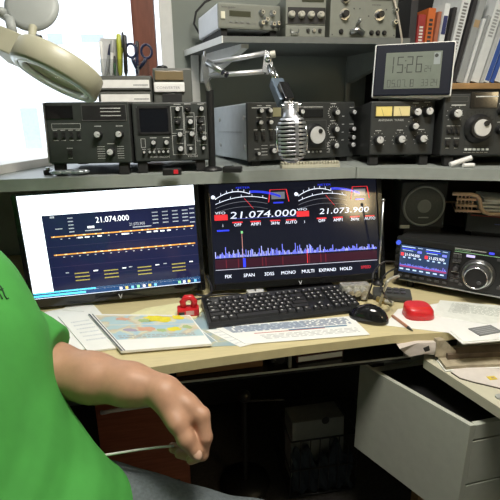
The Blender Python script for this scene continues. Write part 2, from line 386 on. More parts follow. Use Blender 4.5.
# --- antenna tuner right
t = thing('antenna_tuner', 'dark grey antenna tuner with two yellow lit meters below the clock', 'radio', (.546,1.306,1.157), -6, -5)
W, H = .193, .155; cabinet(t, W, H, .26, PANEL, CASE)
u = mapper(38,487,82,462,W,H); pr = MB()
MET = mat('lit_meter_face', (.62,.50,.16), .4, emit=.25, var=.05)
for i,(c0,c1) in enumerate(((70,185),(191,308))):
    x0,z0 = u(c0,190); x1,z1 = u(c1,117); g = MB(); g.box(x0-.002,x1+.002,-.0015,.001,z0-.002,z1+.002,BLK,.0005); g.quad(x0,x1,z0,z1,-.0018,MET if i==0 else mat('lit_meter_face_pale',(.62,.53,.26),.4,emit=.2))
    ticks(g,(x0+x1)/2,z0-.012,.030,11,-.6,.6,BLK,.003,.0005); g.tube([((x0+x1)/2,-.0025,z0),((x0+x1)/2-.008,-.0025,z1-.006)],.0004,BLK,4); outline(g,x0,x1,z0,z1,.0012,BLK,-.003); g.build('meter', t)
x,z = u(92,222); pr.text('ANTENNA  TUNER', x, z, .0055, LEG, -.0006, wid=.076)
for cx,cy in ((345,165),(425,160),(335,262),(96,355),(246,352),(396,350)):
    x,z = u(cx,cy); knob(t,x,z,.0125 if cy!=262 else .0105,.022); dashes(pr,x-.009,x+.009,z+.026,.0022,LEG)
    if cy>300: ticks(pr,x,z,.020,9,-2.2,2.2)
    else: ticks(pr,x,z,.018,5,-1.5,1.5)
pr.build('panel_print', t)

# --- transceiver far right
t = thing('transceiver', 'dark transceiver with big silver tuning dial at the right end of the shelf', 'radio', (.737,1.245,1.157), -10, -5)
W, H = .345, .172; cabinet(t, W, H, .26, PANEL, CASE); S = .166/455
u = lambda cx,cy: ((cx-45)*S, (466-cy)/408*H); pr = MB()
x0,z0 = u(245,152); x1,z1 = u(457,48); g = MB(); g.box(x0,x1,-.002,.001,z0,z1,BLKG,.001); g.build('display_window', t)
xa,zz = u(285,82); dashes(pr,xa,xa+.064,zz,.003,mat('bright_print',(.7,.72,.7),.5),-.0026)
xa,zz = u(75,110); xb,z2 = u(230,75); outline(pr,xa,xb,zz,z2,.0008,mat('dim_print',(.12,.12,.12),.6)); xa,zz = u(105,135); dashes(pr,xa,xa+.04,zz,.003,LEG)
x,z = u(135,190); knob(t,x,z,.0135,.024); ticks(pr,x,z,.021,9)
for cx in (98,133,172):
    x,z = u(cx,300); toggle(t,x,z,.011,.017); dashes(pr,x-.006,x+.006,z+.013,.002,LEG)
for cx in (98,167):
    x,z = u(cx,382); toggle(t,x,z,.015,.017); dashes(pr,x-.008,x+.008,z+.013,.002,LEG); dashes(pr,x-.005,x+.005,z-.015,.002,LEG)
x,z = u(325,285); k = MB(); k.lathe([(.040,0),(.040,.006),(.031,.008),(.030,.030)],BLK,40,(x,0,z),(0,-1,0)); k.lathe([(.0235,.030),(.0225,.032)],CAP,40,(x,0,z),(0,-1,0))
k.lathe([(.008,.031),(.0075,.036)],BLK,16,(x+.009,0,z+.012),(0,-1,0)); k.build('tuning_dial', t)
ticks(pr,x,z,.043,9,-1,1,BLK,.006,.002)
x0,z0 = u(228,400); x1,z1 = u(455,165); outline(pr,x0,x1,z0,z1,.001,BLK)
for k_ in range(6):
    x,z = u(242+k_*33,425); MB().box(x-.004,x+.004,-.006,0,z-.003,z+.003,mat('white_button',(.6,.62,.6),.4),.001).build('button', t)
    dashes(pr,x-.005,x+.005,z-.009,.0015,LEG)
for cx,cy in ((495,175),(495,295),(580,175),(580,295),(680,175),(680,295),(760,175),(760,295),(600,390),(700,390)):
    x,z = u(cx,cy); knob(t,x,z,.011,.02); dashes(pr,x-.009,x+.009,z+.02,.002,LEG)
pr.build('panel_print', t)

# ------------------------------------------------------------------ upper shelf instruments
t = thing('function_generator', 'pale grey function generator with small dark display, leftmost on the upper shelf', 'instrument', (.122,1.515,1.530), 11)
W, H = .205, .072
c = MB(); c.box(0,W,.006,.27,0,H,mat('window_lit_case',(.78,.80,.84),.5,var=.02),.008); c.build('case', t)  # case colour raised to imitate window light on its left side
f_ = MB(); f_.box(0,W,0,.012,0,H,GREYP,.005); f_.build('front_panel', t)
u = mapper(107,358,5,115,W,H)
x0,z0 = u(150,62); x1,z1 = u(235,38); MB().box(x0,x1,-.001,.002,z0,z1,mat('lcd_dark',(.03,.035,.02),.3)).build('display', t)
pr = MB(); DK = mat('dark_print', (.05,.05,.05), .6)
x0,z0 = u(138,92); x1,z1 = u(255,30); outline(pr,x0,x1,z0,z1,.001,mat('grey_print',(.2,.2,.2),.6)); x,z = u(120,27); pr.text('function generator', x, z, .005, DK, -.0006, wid=.045)
for k in range(4): x,z = u(155+k*23,84); MB().box(x-.004,x+.004,-.003,0,z-.002,z+.002,mat('grey_button',(.2,.21,.2),.5)).build('button', t)
x0,z0 = u(117,75); x1,z1 = u(133,44); MB().box(x0,x1,-.004,0,z0,z1,mat('cream_switch',(.7,.68,.55),.4),.001).build('power_switch', t)
for cx,cy in ((278,40),(323,40),(297,70),(325,88),(278,85),(345,85)):
    x,z = u(cx,cy); k = MB(); k.lathe([(.009,0),(.009,.004),(.0055,.005),(.0055,.018)],SILV,14,(x,0,z),(0,-1,0)); k.lathe([(.003,.0181),(.003,.0185)],BLK,8,(x,0,z),(0,-1,0)); k.build('connector', t)
pr.build('panel_print', t)
for x in (.02, W-.02): MB().box(x-.01,x+.01,.01,.25,-.0235,.001,RUB).build('foot', t)

# stacked pair: attenuator on small box
o1 = PY(285.5,33.5,1.512)
t = thing('resistor_box', 'flat silver grey box with handle slot, under the four-knob unit', 'instrument', (o1.x,1.512,1.5065))
W, H = .128, .034; MB().box(0,W,0,.2,0,H,GREYP,.003).build('case', t)
g = MB(); g.tube([(.016,-.001,.022),(.017,-.008,.012),(.04,-.008,.012),(.041,-.001,.022)],.002,SILV,6); g.build('handle', t)
for k in range(3): MB().lathe([(.006,0),(.005,.006)],BLK if k!=1 else SILV,12,(.072+.019*k,0,.02),(0,-1,0)).build('socket', t)
t = thing('step_attenuator', 'silver instrument with black band of four pale knobs, on the flat box', 'instrument', (o1.x,1.512,1.541))
W, H = .128, .085; MB().box(0,W,0,.2,0,H,GREYP,.003).build('case', t); MB().box(.006,W-.002,-.0015,.001,.004,.050,BLK).build('front_panel', t)
CREAM = mat('cream_knob', (.45,.44,.38), .4)
for k in range(4): knob(t,.018+.031*k,.029,.0095,.016,CREAM,CREAM)
MB().box(.05,.12,-.001,.001,.065,.08,mat('lcd_dark',(.03,.035,.02),.3)).build('display', t)
o2 = PY(329.5,34,1.512)
t = thing('signal_generator', 'tall pale grey test instrument with black knobs at right end of upper shelf', 'instrument', (o2.x,1.512,1.5065))
W, H = .222, .16; MB().box(0,W,0,.22,0,H,GREYP,.004).build('case', t)
u = mapper(97,430,0,168,W,.115); pr = MB()
for cx,cy,r in ((166,70,.011),(338,70,.011),(166,5,.009)):
    x,z = u(cx,cy); k = MB(); k.lathe([(r*1.5,0),(r*1.5,.004)],SILV,20,(x,0,z),(0,-1,0)); k.lathe([(r,.004),(r*.9,.02)],BLK,20,(x,0,z),(0,-1,0)); k.build('knob', t)
for cx,cy in ((153,142),(305,145),(337,145),(369,145)):
    x,z = u(cx,cy); MB().lathe([(.0075,0),(.0075,.003),(.005,.004),(.005,.008)],BLK,14,(x,0,z),(0,-1,0)).build('socket', t)
for cx,cy in ((415,50),(415,100)):
    x,z = u(cx,cy); k = MB(); k.lathe([(.009,0),(.007,.006),(.006,.016)],SILV,14,(x,0,z),(0,-1,0)); k.lathe([(.004,.016),(.003,.02)],BLK,10,(x,0,z),(0,-1,0)); k.build('connector', t)
x,z = u(230,105); k = MB(); k.tube([(x,-.002,z-.006),(x+.002,-.018,z+.004),(x+.004,-.02,z+.010)],.005,SILV,8); k.tube([(x-.022,-.008,z-.028),(x,-.014,z-.02),(x+.02,-.008,z-.03)],.008,SILV,8); k.build('cable_plug', t)
for cx,cy in ((212,45),(240,45),(372,47),(286,75),(110,155),(420,155)): x,z = u(cx,cy); pr.lathe([(.0022,0),(.0022,.001)],DK,8,(x,0,z),(0,-1,0))
x,z = u(300,30); dashes(pr,x,x+.03,z,.002,DK); x,z = u(262,165); pr.quad(x,x+.0008,z,z+.11,-.0006,mat('grey_print',(.2,.2,.2),.6))
pr.build('panel_print', t)
x0,z0 = u(295,8); MB().box(x0,x0+.065,-.002,.001,z0,z0+.03,mat('lcd_dark',(.03,.035,.02),.3)).build('display', t)
c = MB(); c.tube([PY(x,y,1.80) for x,y in ((222,-6),(205,2),(196,12),(194,24),(199,33),(206,38))],.004,BLK)
tag(c.build('cable'), 'dark grey cable looped beside the generator on the upper shelf', 'cable')

t = thing('neighbour_house', 'pale house facade outside, blown out white through the window', 'house', (-2.6, 8.0, -3.0))
MB().box(-5,6.5,0,4,0,6.2,mat('white_facade',(.8,.82,.84),.8)).build('facade', t)
for x_,z_,w_,h_ in ((.60,5.28,.22,.16),(1.10,5.32,.34,.11),(.04,3.45,.26,.90)):
    f_ = MB().box(x_-.03,x_+w_+.03,-.05,.01,z_-.03,z_+h_+.03,mat('white_facade',(.8,.82,.84),.8)).build('window', t); MB().box(x_,x_+w_,-.06,-.05,z_,z_+h_,mat('pale_blue_pane',(.32,.36,.40),.3)).build('pane', f_)
# ------------------------------------------------------------------ things on top of the left radios
YD = 1.43
a, c = PY(98,99,YD), PY(153,99,YD); zt = 1.157+.158-.012
OLIVE = mat('olive_grey_plastic', (.085,.09,.08), .5, var=.05)
t = thing('drawer_cabinet', 'small grey two-drawer cabinet with white labels under the pens', 'drawers', (a.x, YD, zt), 0, -5)
W = c.x-a.x; H = PY(98,75,YD).z-zt
MB().box(0,W,.004,.17,0,H,OLIVE,.003).build('case', t)
LAB = mat('white_label', (.82,.82,.80), .6)
for k,(z0,z1) in enumerate(((.08,.47),(.53,.93))):
    d = MB().box(.006,W-.004,-.003,.01,H*z0,H*z1,mat('grey_drawer_front',(.10,.105,.095),.5),.002).build('drawer', t)
    l = MB(); l.box(.009,W-.008,-.0042,-.003,H*(z0+.06),H*(z1-.08),LAB,.0004); dashes(l,W*.66,W*.93,H*(z0+.13),.004,mat('faint_ink',(.35,.35,.36),.7),-.0046); l.build('label', d)
a2, c2 = PY(154,99,1.41), PY(193,99,1.41); zt2 = 1.157+.156-.010
t = thing('desk_instrument', 'olive grey instrument with brown window and white label, right of the drawers', 'instrument', (a2.x, 1.41, zt2), 2, -5)
W2 = c2.x-a2.x; H2 = PY(154,67,1.41).z-zt2
MB().box(0,W2,.004,.15,0,H2,OLIVE,.005).build('case', t)
MB().box(W2*.06,W2*.78,-.002,.004,H2*.68,H2*.92,mat('brown_window',(.20,.15,.08),.3),.002).build('display_window', t)
l = MB(); l.box(W2*.02,W2*.80,-.006,.005,H2*.36,H2*.62,LAB,.004); l.text('CONVERTER', W2*.08, H2*.44, .007, mat('faint_ink',(.35,.35,.36),.7), -.0063, wid=W2*.6); l.build('label', t)
MB().box(W2*.22,W2*.72,-.001,.005,.002,H2*.32,BLK,.001).build('lower_panel', t)
MB().lathe([(.014,0),(.017,.004),(.017,.010),(.012,.013)],BLK,20,(W2*.25,.05,H2)).build('knob', t)

# pens in a clear pot
zp = zt+H-.003; yp = YD+.06
pa, pb = PY(100,75,yp), PY(150,75,yp)
t = thing('pen_tray', 'clear plastic pen tray standing on the two-drawer cabinet', 'pen holder', (pa.x, yp-.02, zp), 0)
CLR = thin_glass('clear_plastic', (.93,.94,.94), .06)
k = MB(); w_ = pb.x-pa.x
k.box(0,w_,0,.045,0,.003,CLR); k.box(0,.002,0,.045,.003,.05,CLR); k.box(w_-.002,w_,0,.045,.003,.05,CLR); k.box(.002,w_-.002,0,.002,.003,.05,CLR); k.box(.002,w_-.002,.043,.045,.003,.05,CLR)
k.build('pot', t)
MB().box(.008,.058,.036,.039,.004,.11,mat('grey_card',(.55,.55,.56),.6)).build('card_insert', t)
def pen(px0, py0, px1, top, r, col, capcol, lab, name='pen', y=yp, cap=.35):
    A = Vector((PY(px0,75,y).x, y, zp+.0045)); B = PY(px1,top,y+.004)
    o = thing(name, lab, 'pen', A, group='pens in the clear tray'); d = B-A; L = d.length; q = d.to_track_quat('Z','Y').to_matrix().to_4x4()
    MB().lathe([(r*.35,0),(r,.012),(r,L*(1-cap))],col,12,T=q).build('barrel', o)
    MB().lathe([(r*1.12,L*(1-cap)),(r*1.12,L*.97),(r*.6,L)],capcol,12,T=q).build('cap', o)
WPL = mat('white_pen_plastic', (.75,.75,.74), .35); NAVY = mat('navy_plastic', (.015,.02,.06), .35)
YG = mat('yellow_green_plastic', (.42,.46,.05), .4); GREYPL = mat('grey_plastic', (.35,.36,.36), .4)
pen(103,75,100.5,41,.0045,WPL,WPL,'thin white pen leaning at the left end of the pen tray')
pen(106,75,111,44,.0048,GREYPL,NAVY,'grey pen with navy cap, second from left in the pen tray', y=yp+.008)
pen(111,75,112.5,40,.0050,WPL,GREYPL,'white marker with grey cap between navy pen and yellow stick', y=yp-.004)
pen(115,75,114,56,.004,mat('green_plastic',(.05,.12,.06),.4),BLK,'short dark green pen in front of the yellow stick', y=yp+.004)
pen(120,75,118.5,34,.0062,YG,YG,'yellow-green highlighter standing tall in the pen tray')
pen(121.5,75,122.5,32,.003,mat('olive_plastic',(.2,.23,.04),.4),BLK,'thin olive pencil beside the tall yellow-green highlighter', y=yp+.010)
pen(126,75,124.5,35,.0058,BLK,BLK,'black marker standing right of the yellow-green highlighter', y=yp+.002)
pen(137,75,137,41,.0045,NAVY,BLK,'dark pen between the two scissor handles', y=yp+.015)
# scissors: two loops, blades down
A = Vector((PY(138,75,yp).x, yp+.012, zp+.0045)); t = thing('scissors', 'scissors with navy loop handles, blades down in the pen tray', 'scissors', A)
for sx, px, py in ((-1,131,50.5),(1,146.5,51.5)):
    C0 = PY(px,py,yp+.012)-A; k = MB(); rx_, rz_ = .0155, .019
    k.tube([(C0.x+rx_*math.sin(i*2*math.pi/20), 0, C0.z+rz_*math.cos(i*2*math.pi/20)) for i in range(21)], .0038, NAVY, 8)
    k.tube([(C0.x-sx*.002,0,C0.z-.018),(C0.x*.7,0,C0.z-.030),(sx*.004,.001*sx,.022)],.005,NAVY,8,rs=[.005,.0055,.004]); k.build('handle', t)
    m_ = MB(); m_.add([(-sx*.002,sx*.001,0),(sx*.004,sx*.001,.03),(-sx*.006,sx*.001,.03),(-sx*.002,sx*.002,0),(sx*.004,sx*.002,.03),(-sx*.006,sx*.002,.03)],[(0,1,2),(5,4,3),(0,3,4,1),(1,4,5,2),(2,5,3,0)],SILV); m_.build('blade', t)

# small stuff on the lower shelf
o = PZ(62,171,1.1255); k = MB()
FOIL = mat('clear_silver_foil', (.45,.5,.53), .2, .6, var=.4, scale=60, bump=.8)
for i in range(9): k.ball((random.uniform(0,.09),random.uniform(-.008,.012),.009),.012,FOIL,sc=(1.5,.8,.55),u=10,v=7)
tag(k.build('foil_packet', loc=(o.x+.01,shelf_front(o.x)+.035,1.1262)), 'crumpled clear foil packet under the leftmost receiver', 'packet')
k = MB().box(-.012,.012,-.008,.008,0,.014,BLK,.003); k.cyl((0,0,.014),(0,0,.02),.005,SILV)
o = PZ(46,176,1.1255); tag(k.build('switch_box', loc=(o.x,o.y+.025,1.1256), rot=(0,0,R(20))), 'tiny dark switch box at the left edge of the shelf', 'switch')
o = PZ(172,176,1.1255); t = thing('rocker_switch', 'black inline switch with red rocker on the shelf edge under the scope', 'switch', (o.x, o.y+.02, 1.1256), 3)
MB().box(-.025,.025,-.012,.012,0,.018,BLK,.003).build('switch_body', t); MB().box(.004,.016,-.0135,-.011,.004,.015,mat('red_rocker',(.5,.02,.03),.3,emit=.25),.001).build('rocker', t)
o = PZ(222,173,1.1255); t = thing('cable_plug', 'black plug with silver top lying on the shelf beside the boom post', 'plug', (o.x+.012, o.y+.012, 1.1256), -15)
MB().box(-.008,.045,-.012,.012,0,.016,BLK,.004).build('plug_body', t); MB().box(-.004,.02,-.008,.008,.016,.019,SILV,.001).build('plug_top', t)
a = PZ(291,174,1.1255); c = PZ(346,170,1.1255)
t = thing('terminal_strip', 'ribbed cream terminal strip lying under the middle transceiver', 'connector', (a.x, max(a.y,shelf_front(a.x)+.012)+.004, 1.1256), 2)
k = MB(); L = (c-a).length
k.box(0,L,0,.03,0,.010,mat('cream_plastic',(.50,.48,.38),.5),.001)
for i in range(20): k.box(L*i/20+.001,L*(i+1)/20-.002,.002,.026,.010,.018,mat('cream_plastic',(.50,.48,.38),.5),.002)
k.build('terminal_block', t)
o = PZ(452,168,1.1256); k = MB()
k.cyl((0,0,.007),(.058,.02,.026),.0075,WPL); k.cyl((.034,-.006,.0065),(.064,.004,.0065),.0062,WPL)
tag(k.build('white_tube', loc=(o.x+.004,o.y+.018,1.1256), rot=(0,0,R(-22))), 'small white plastic tube lying under the right-hand transceiver', 'tube')

# ------------------------------------------------------------------ clock
P = [PD(380,46.3,1.272), PD(457,93.5,1.285)]
t = thing('digital_clock', 'black digital clock with thin white rim showing 15:26 on the antenna tuner', 'clock', (.552,1.335,1.3215), -27, -10, 0)
W, H = .218, .150
cf = MB(); cf.box(0,W,.004,.022,0,H,WHITE,.006); cf.build('case', t)
fb = MB(); fb.box(.004,W-.004,0,.006,.004,H-.004,mat('black_clock_face',(.008,.010,.018),.55,spec=.15),.004); fb.build('bezel', t)
u = mapper(38,338,165,370,W,H)
u = lambda cx,cy: ((cx-30)/310*W, (372-cy)/210*H)
l = MB(); x0,z0 = u(78,340); x1,z1 = u(292,200); l.box(x0,x1,-.001,.002,z0,z1,mat('grey_lcd',(.13,.15,.125),.5,emit=.05,spec=.2)); INK = mat('lcd_ink',(.018,.022,.018),.6)
SEG = {'0':'abcdef','1':'bc','2':'abged','3':'abgcd','4':'fgbc','5':'afgcd','6':'afgedc','7':'abc','8':'abcdefg','9':'abcdfg','M':'efabc'}
def seg7(k, ch, x, z, w, h, th, y=-.0016):
    sl = .06*h
    R_ = {'a':(0,w,h-th,h),'g':(0,w,h/2-th/2,h/2+th/2),'d':(0,w,0,th),'f':(0,th,h/2,h),'e':(0,th,0,h/2),'b':(w-th,w,h/2,h),'c':(w-th,w,0,h/2)}
    for s_ in SEG[ch]:
        a0,a1,b0,b1 = R_[s_]; g_=th*.2; k.quad(x+a0+g_,x+a1-g_,z+b0+g_,z+b1-g_,y,INK)
for ch,cx in (('1',86),('5',123),('2',160),('6',195)):
    x,z = u(cx,280); seg7(l,ch,x,z,.018,.046,.0043)
for cy in (235,262): x,z = u(153.5,cy); l.quad(x,x+.003,z,z+.003,-.0016,INK)
for ch,cx in (('2',230),('4',244)): x,z = u(cx,278); seg7(l,ch,x,z,.0075,.018,.0017)
for ch,cx in (('0',90),('5',108),('0',130),('7',147),('1',168),('8',180)): x,z = u(cx,334); seg7(l,ch,x,z,.0095,.021,.002)
for cx in (124,163): x,z = u(cx,333); l.quad(x,x+.002,z,z+.002,-.0016,INK)
for ch,cx in (('3',222),('3',237),('2',258),('4',271)): x,z = u(cx,332); seg7(l,ch,x,z,.0075,.019,.0017)
x0,z0 = u(262,250); x1,z1 = u(286,206); l.quad(x0,x1,z0,z1,-.0014,mat('lcd_pale_patch',(.20,.23,.23),.5,emit=.06)); l.lathe([(.005,0),(.005,.0005)],INK,14,((x0+x1)/2-.002,-.0016,z1-.008),(0,-1,0)); l.build('display', t)
MB().prism([(.02,.022),(.20,.022),(.20,.05),(.02,.05)],0,.004,WHITE).build('stand', t)

# ------------------------------------------------------------------ bookcase corner
BZ = 1.352
OAK = mat('oak_shelf_board', (.42,.25,.11), .5, var=.2, scale=8, stretch=(2,14,14))
t = thing('book_shelf', 'oak shelf board on black ends holding books above the right-hand radios', 'shelf')
a = PY(432,88,1.55); MB().box(.80,1.58,1.54,1.80,BZ,BZ+.020,OAK,.003).build('shelf_board', t)
MB().box(.80,1.58,1.55,1.79,BZ-.05,BZ,BLK).build('under_board', t)
MB().box(.80,.81,1.60,1.85,1.1256,BZ-.05,DKWOOD).build('end_panel', t)
MB().box(.74,1.58,1.82,1.855,1.1256,2.1,mat('dark_shelf_back',(.012,.011,.011),.8)).build('back_panel', t)
bt = BZ+.0205; GB = 'books and magazines leaning on the oak shelf'
COVW = mat('white_cover', (.72,.75,.76), .4); COVG = mat('grey_cover', (.34,.36,.37), .45); COVB = mat('blue_cover', (.04,.10,.38), .4); COVD = mat('dark_cover', (.03,.03,.035), .5)
COVT = mat('tan_cover',(.42,.30,.17),.5); COVDB = mat('dark_blue_cover',(.03,.04,.14),.4); COVY = mat('yellow_cover',(.6,.45,.05),.5)
def book(x, w, h, d, lean, cover, lab, spine=None, y=1.565, title=None, name='book'):
    o = thing(name, lab, 'book' if name == 'book' else 'magazine', (x,y,bt+w*math.sin(R(lean))+.0003), 0, 0, lean, group=GB)
    k = MB(); k.box(0,w*.10,0,d,0,h,cover,min(w*.04,.001)); k.box(w*.90,w,0,d,0,h,cover,min(w*.04,.001)); k.box(0,w,-.001,w*.08,0,h,spine or cover,min(w*.04,.001)); k.build('cover', o)
    MB().box(w*.1,w*.9,w*.08,d-.004,.002,h-.003,PAPER).build('pages', o)
    if title:
        s_ = MB(); kind, m2, z0, z1 = title
        if kind == 'band': s_.quad(w*.08,w*.92,z0*h,z1*h,-.0016,m2)
        else:
            z = z0*h
            while z < z1*h: s_.quad(w*.25,w*.75,z,z+.006,-.0016,m2); z += .010
        s_.build('spine_print', o)
    return o
x = PY(414,44,1.565).x
LT = mat('pale_print',(.65,.65,.6),.6)
x -= .022
book(x, .024, .27, .185, 0, COVD, 'thick black folder at the left end of the book row'); x += .026
book(x, .026, .215, .17, 1, BOOKR, 'dark red book with pale spine lettering at left of the oak shelf', title=('ink',LT,.2,.85)); x += .029
o_ = book(x, .026, .235, .17, 2, BOOKO, 'orange book with yellow foot and dark lettering, beside the dark red book', title=('band',COVY,.12,.26)); 
k_ = MB()
for z_ in range(9): k_.quad(.006,.019,.09+z_*.013,.098+z_*.013,-.0017,COVD)
k_.build('spine_print', o_); x += .028
book(x, .012, .225, .17, 4, mat('salmon_cover',(.40,.14,.08),.5), 'thin salmon book squeezed right of the orange book'); x += .016
book(x, .018, .25, .18, 5, COVW, 'white book with dark blue top beside the salmon book', title=('band',COVDB,.62,.85)); x += .024
book(x, .012, .24, .18, 7, COVD, 'thin black book left of the tall white magazine file'); x += .016
book(x, .030, .31, .20, 9, COVW, 'tall white binder with grey printed spine, middle of the oak shelf', title=('ink',mat('grey_print',(.2,.2,.2),.6),.25,.8)); x += .036
book(x, .014, .27, .19, 10, COVD, 'black booklet squeezed right of the tall white binder'); x += .018
book(x, .024, .29, .19, 11, COVG, 'grey binder with tan band near its top', title=('band',COVT,.62,.70)); x += .028
book(x, .010, .21, .18, 12, COVW, 'low thin white pamphlet right of the grey binder', name='magazine'); x += .012
book(x, .010, .22, .18, 12.5, COVG, 'low thin grey pamphlet left of the fat white file', name='magazine'); x += .014
book(x, .032, .30, .19, 13, COVW, 'fat white file leaning right with grey printing near its top', title=('ink',COVG,.5,.8)); x += .036
book(x, .012, .29, .19, 14, mat('pale_grey_cover',(.5,.52,.53),.45), 'pale grey magazine leaning right of the fat white file', name='magazine'); x += .014
book(x, .020, .31, .19, 14.5, COVW, 'white magazine file with thin blue line, near right end of shelf', title=('band',COVB,.02,.5)); x += .025
book(x, .014, .20, .19, 15, COVB, 'short bright blue book at right edge of the oak shelf'); x += .016
book(x, .03, .19, .19, 15, COVW, 'short white book right of the bright blue one'); x += .034
k = MB(); k.tube([PY(a_,b_,1.50) for a_,b_ in ((393,-6),(397,12),(400,28),(402,40))]+[Vector((PY(402,40,1.5).x,1.54,BZ+.02))],.0035,mat('beige_cable',(.42,.38,.32),.5))
tag(k.build('cable'), 'beige cable hanging at the left end of the book row', 'cable')

# ------------------------------------------------------------------ magnifier lamp
LD = .95; BEI = mat('beige_lamp_enamel', (.37,.36,.265), .4, var=.03); LGREY = mat('lamp_lid_grey', (.30,.32,.31), .5, var=.03)
lc = PD(54,80,LD)
nu = (RT*-.38 + UPV*-.90 - FW*.05).normalized(); up_ = -nu
xa = (RT*math.cos(R(24)) - UPV*math.sin(R(24))); xa = (xa-up_*xa.dot(up_)).normalized(); ya = up_.cross(xa)
ML = Matrix((xa,ya,up_)).transposed().to_4x4(); ML.translation = lc
t = thing('magnifier_lamp', 'beige round magnifier lamp with open grey lid in front of the window', 'lamp', (-.80,1.30,1.1505))
def lp(mb, name): 
    m = mb; T = Matrix.Translation(-Vector(t.location)); m.v = [tuple(T @ Vector(p)) for p in m.v]; return m.build(name, t)
k = MB(); RO = .091
k.lathe([(RO*.80,.002),(RO*.97,0),(RO,.004),(RO*.985,.042),(RO*.93,.047),(RO*.66,.049),(RO*.60,.046),(RO*.60,.012),(RO*.80,.010),(RO*.80,.002)],BEI,48,T=ML,caps=False); hs = lp(k,'ring_housing')
k = MB(); k.lathe([(RO*.82+.0065*math.cos(i*math.pi/5)-.006, .004+.0065*math.sin(i*math.pi/5)) for i in range(11)],mat('ring_tube_white',(.75,.77,.80),.25),48,T=ML,caps=False); lp(k,'ring_tube')
k = MB(); k.lathe([(RO*.95,-.001),(RO*.87,-.0035),(RO*.82,-.001)],mat('clear_trim',(.55,.6,.65),.15),48,T=ML,caps=False); lp(k,'trim_ring')
k = MB(); k.lathe([(.0005,.014),(RO*.3,.0145),(RO*.60,.018),(RO*.60,.022),(RO*.3,.0265),(.0005,.027)],thin_glass('lens_glass',(.92,.96,.96),.10),40,T=ML,caps=False); lp(k,'lens')
k = MB(); k.box(-RO-.040,-RO*.80,-.040,.040,0.004,.052,BEI,.003,T=ML); lp(k,'junction_box')
# arm leaving to the left, then down to a foot on the sill
ja = ML @ Vector((-RO-.035,0,.028)); jb = PD(-22,42,1.0); jc = Vector((-.62,1.22,1.52)); jd = Vector((-.80,1.30,1.20))
k = MB(); k.box(-RO-.09,-RO-.035,-.026,.026,.008,.046,BEI,.004,T=ML); lp(k,'neck')
k = MB(); k.tube([ML @ Vector((-RO-.085,0,.026)), jb, jc],.014,BEI,12); k.tube([jc,jd],.014,BEI,12); lp(k,'arm')
k = MB(); k.tube([jd+Vector((0,0,.02)),Vector((-.80,1.30,1.152))],.012,SILV,12); k.lathe([(.07,0),(.07,.012),(.03,.022)],BEI,30,(-.80,1.30,1.1505)); lp(k,'foot')
q0 = PD(31,36,.97); q1 = PD(33,30,.975); dc = PD(31.5,6,.99)
k = MB(); k.cyl(PD(32,39,.96),PD(33,27,.972),.0085,BEI,n=14); k.cyl(PD(37,38,.965),PD(41,39,.965),.008,SILV,n=12); lp(k,'lid_hinge')
k = MB(); ln = (RT*.12+UPV*.10-FW).normalized()
k.lathe([(.0005,.006),(.045,.005),(.057,.001),(.0575,-.004),(.054,-.006),(.0005,-.006)],LGREY,44,dc,ln); lp(k,'lid')
k = MB(); k.tube([PD(12.5,33,.96),PD(10,20,.97),PD(-12,6,1.0)],.0085,LGREY,10); k.ball(PD(1.5,12,.97),.011,LGREY); k.tube([PD(12.5,32,.96),PD(9.5,19,.97)],.010,LGREY,10); lp(k,'counter_spring')

# ------------------------------------------------------------------ boom arm and microphone
t = thing('boom_arm', 'silver microphone boom arm on a black post between scope and transceiver', 'boom arm', (PY(212.5,176,1.30).x,1.30,1.1256))
O_ = Vector(t.location)
def bl(mb,name): mb.v = [tuple(Vector(p)-O_) for p in mb.v]; return mb.build(name, t)
ptop = PY(211,90,1.30)
k = MB(); k.cyl(O_,Vector((O_.x,1.30,ptop.z)),.0105,BLK); k.lathe([(.03,0),(.03,.006),(.012,.012)],BLK,24,O_); bl(k,'post')
A1 = PD(204,60,1.20); A2 = PD(209,76,1.20); B1 = PD(266,53,1.18); B2 = PD(264,71.5,1.18)
k = MB(); k.add([p+FW*s_ for s_ in (-.006,.006) for p in (PD(202,56,1.2),PD(207,58,1.2),PD(210,78,1.2),PD(206,86,1.2),PD(203.5,80,1.2))],[(4,3,2,1,0),(5,6,7,8,9)]+[(i,(i+1)%5,(i+1)%5+5,i+5) for i in range(5)],CHROME)
k.cyl(PD(206.5,80,1.2),Vector((O_.x,1.30,ptop.z-.005)),.008,SILV); k.cyl(PD(204,60,1.2),PD(205,52,1.2),.004,CHROME); bl(k,'yoke')
for p,q_ in ((PD(207,64,1.2),B1),(A2,B2)):
    k = MB(); k.tube([p,q_],.0065,mat('satin_silver_tube',(.72,.73,.78),.38,.85),10); bl(k,'tube')
k = MB(); k.tube([PD(207,62,1.19),PD(226,74.5,1.18)],.008,SILV,12); k.tube([PD(222,72,1.18),PD(228,75.5,1.18)],.0075,mat('dark_steel',(.10,.10,.13),.3,1),12); bl(k,'spring')
k = MB(); k.add([p+FW*s_ for s_ in (-.007,.007) for p in (PD(265,51,1.18),PD(271,54,1.18),PD(273,66,1.18),PD(269,74,1.18),PD(262,73,1.18))],[(4,3,2,1,0),(5,6,7,8,9)]+[(i,(i+1)%5,(i+1)%5+5,i+5) for i in range(5)],CHROME)
k.ball(PD(268,58,1.17),.009,CHROME); bl(k,'elbow_plate'); k = MB(); k.cyl(PD(270,55,1.165),PD(275,54,1.165),.009,mat('cream_knob',(.62,.60,.52),.4)); bl(k,'wing_knob')
k = MB(); k.tube([PD(269,66,1.17),PD(275,79,1.15)],.0065,CHROME,10); k.tube([PD(273,67,1.175),PD(279,80,1.155)],.0035,CHROME,8); bl(k,'lower_tube')
k = MB(); T_ = (PD(289,112,1.08)-PD(277,83,1.13)); M_ = T_.to_track_quat('Z','X').to_matrix().to_4x4(); M_.translation = PD(276,82,1.13)
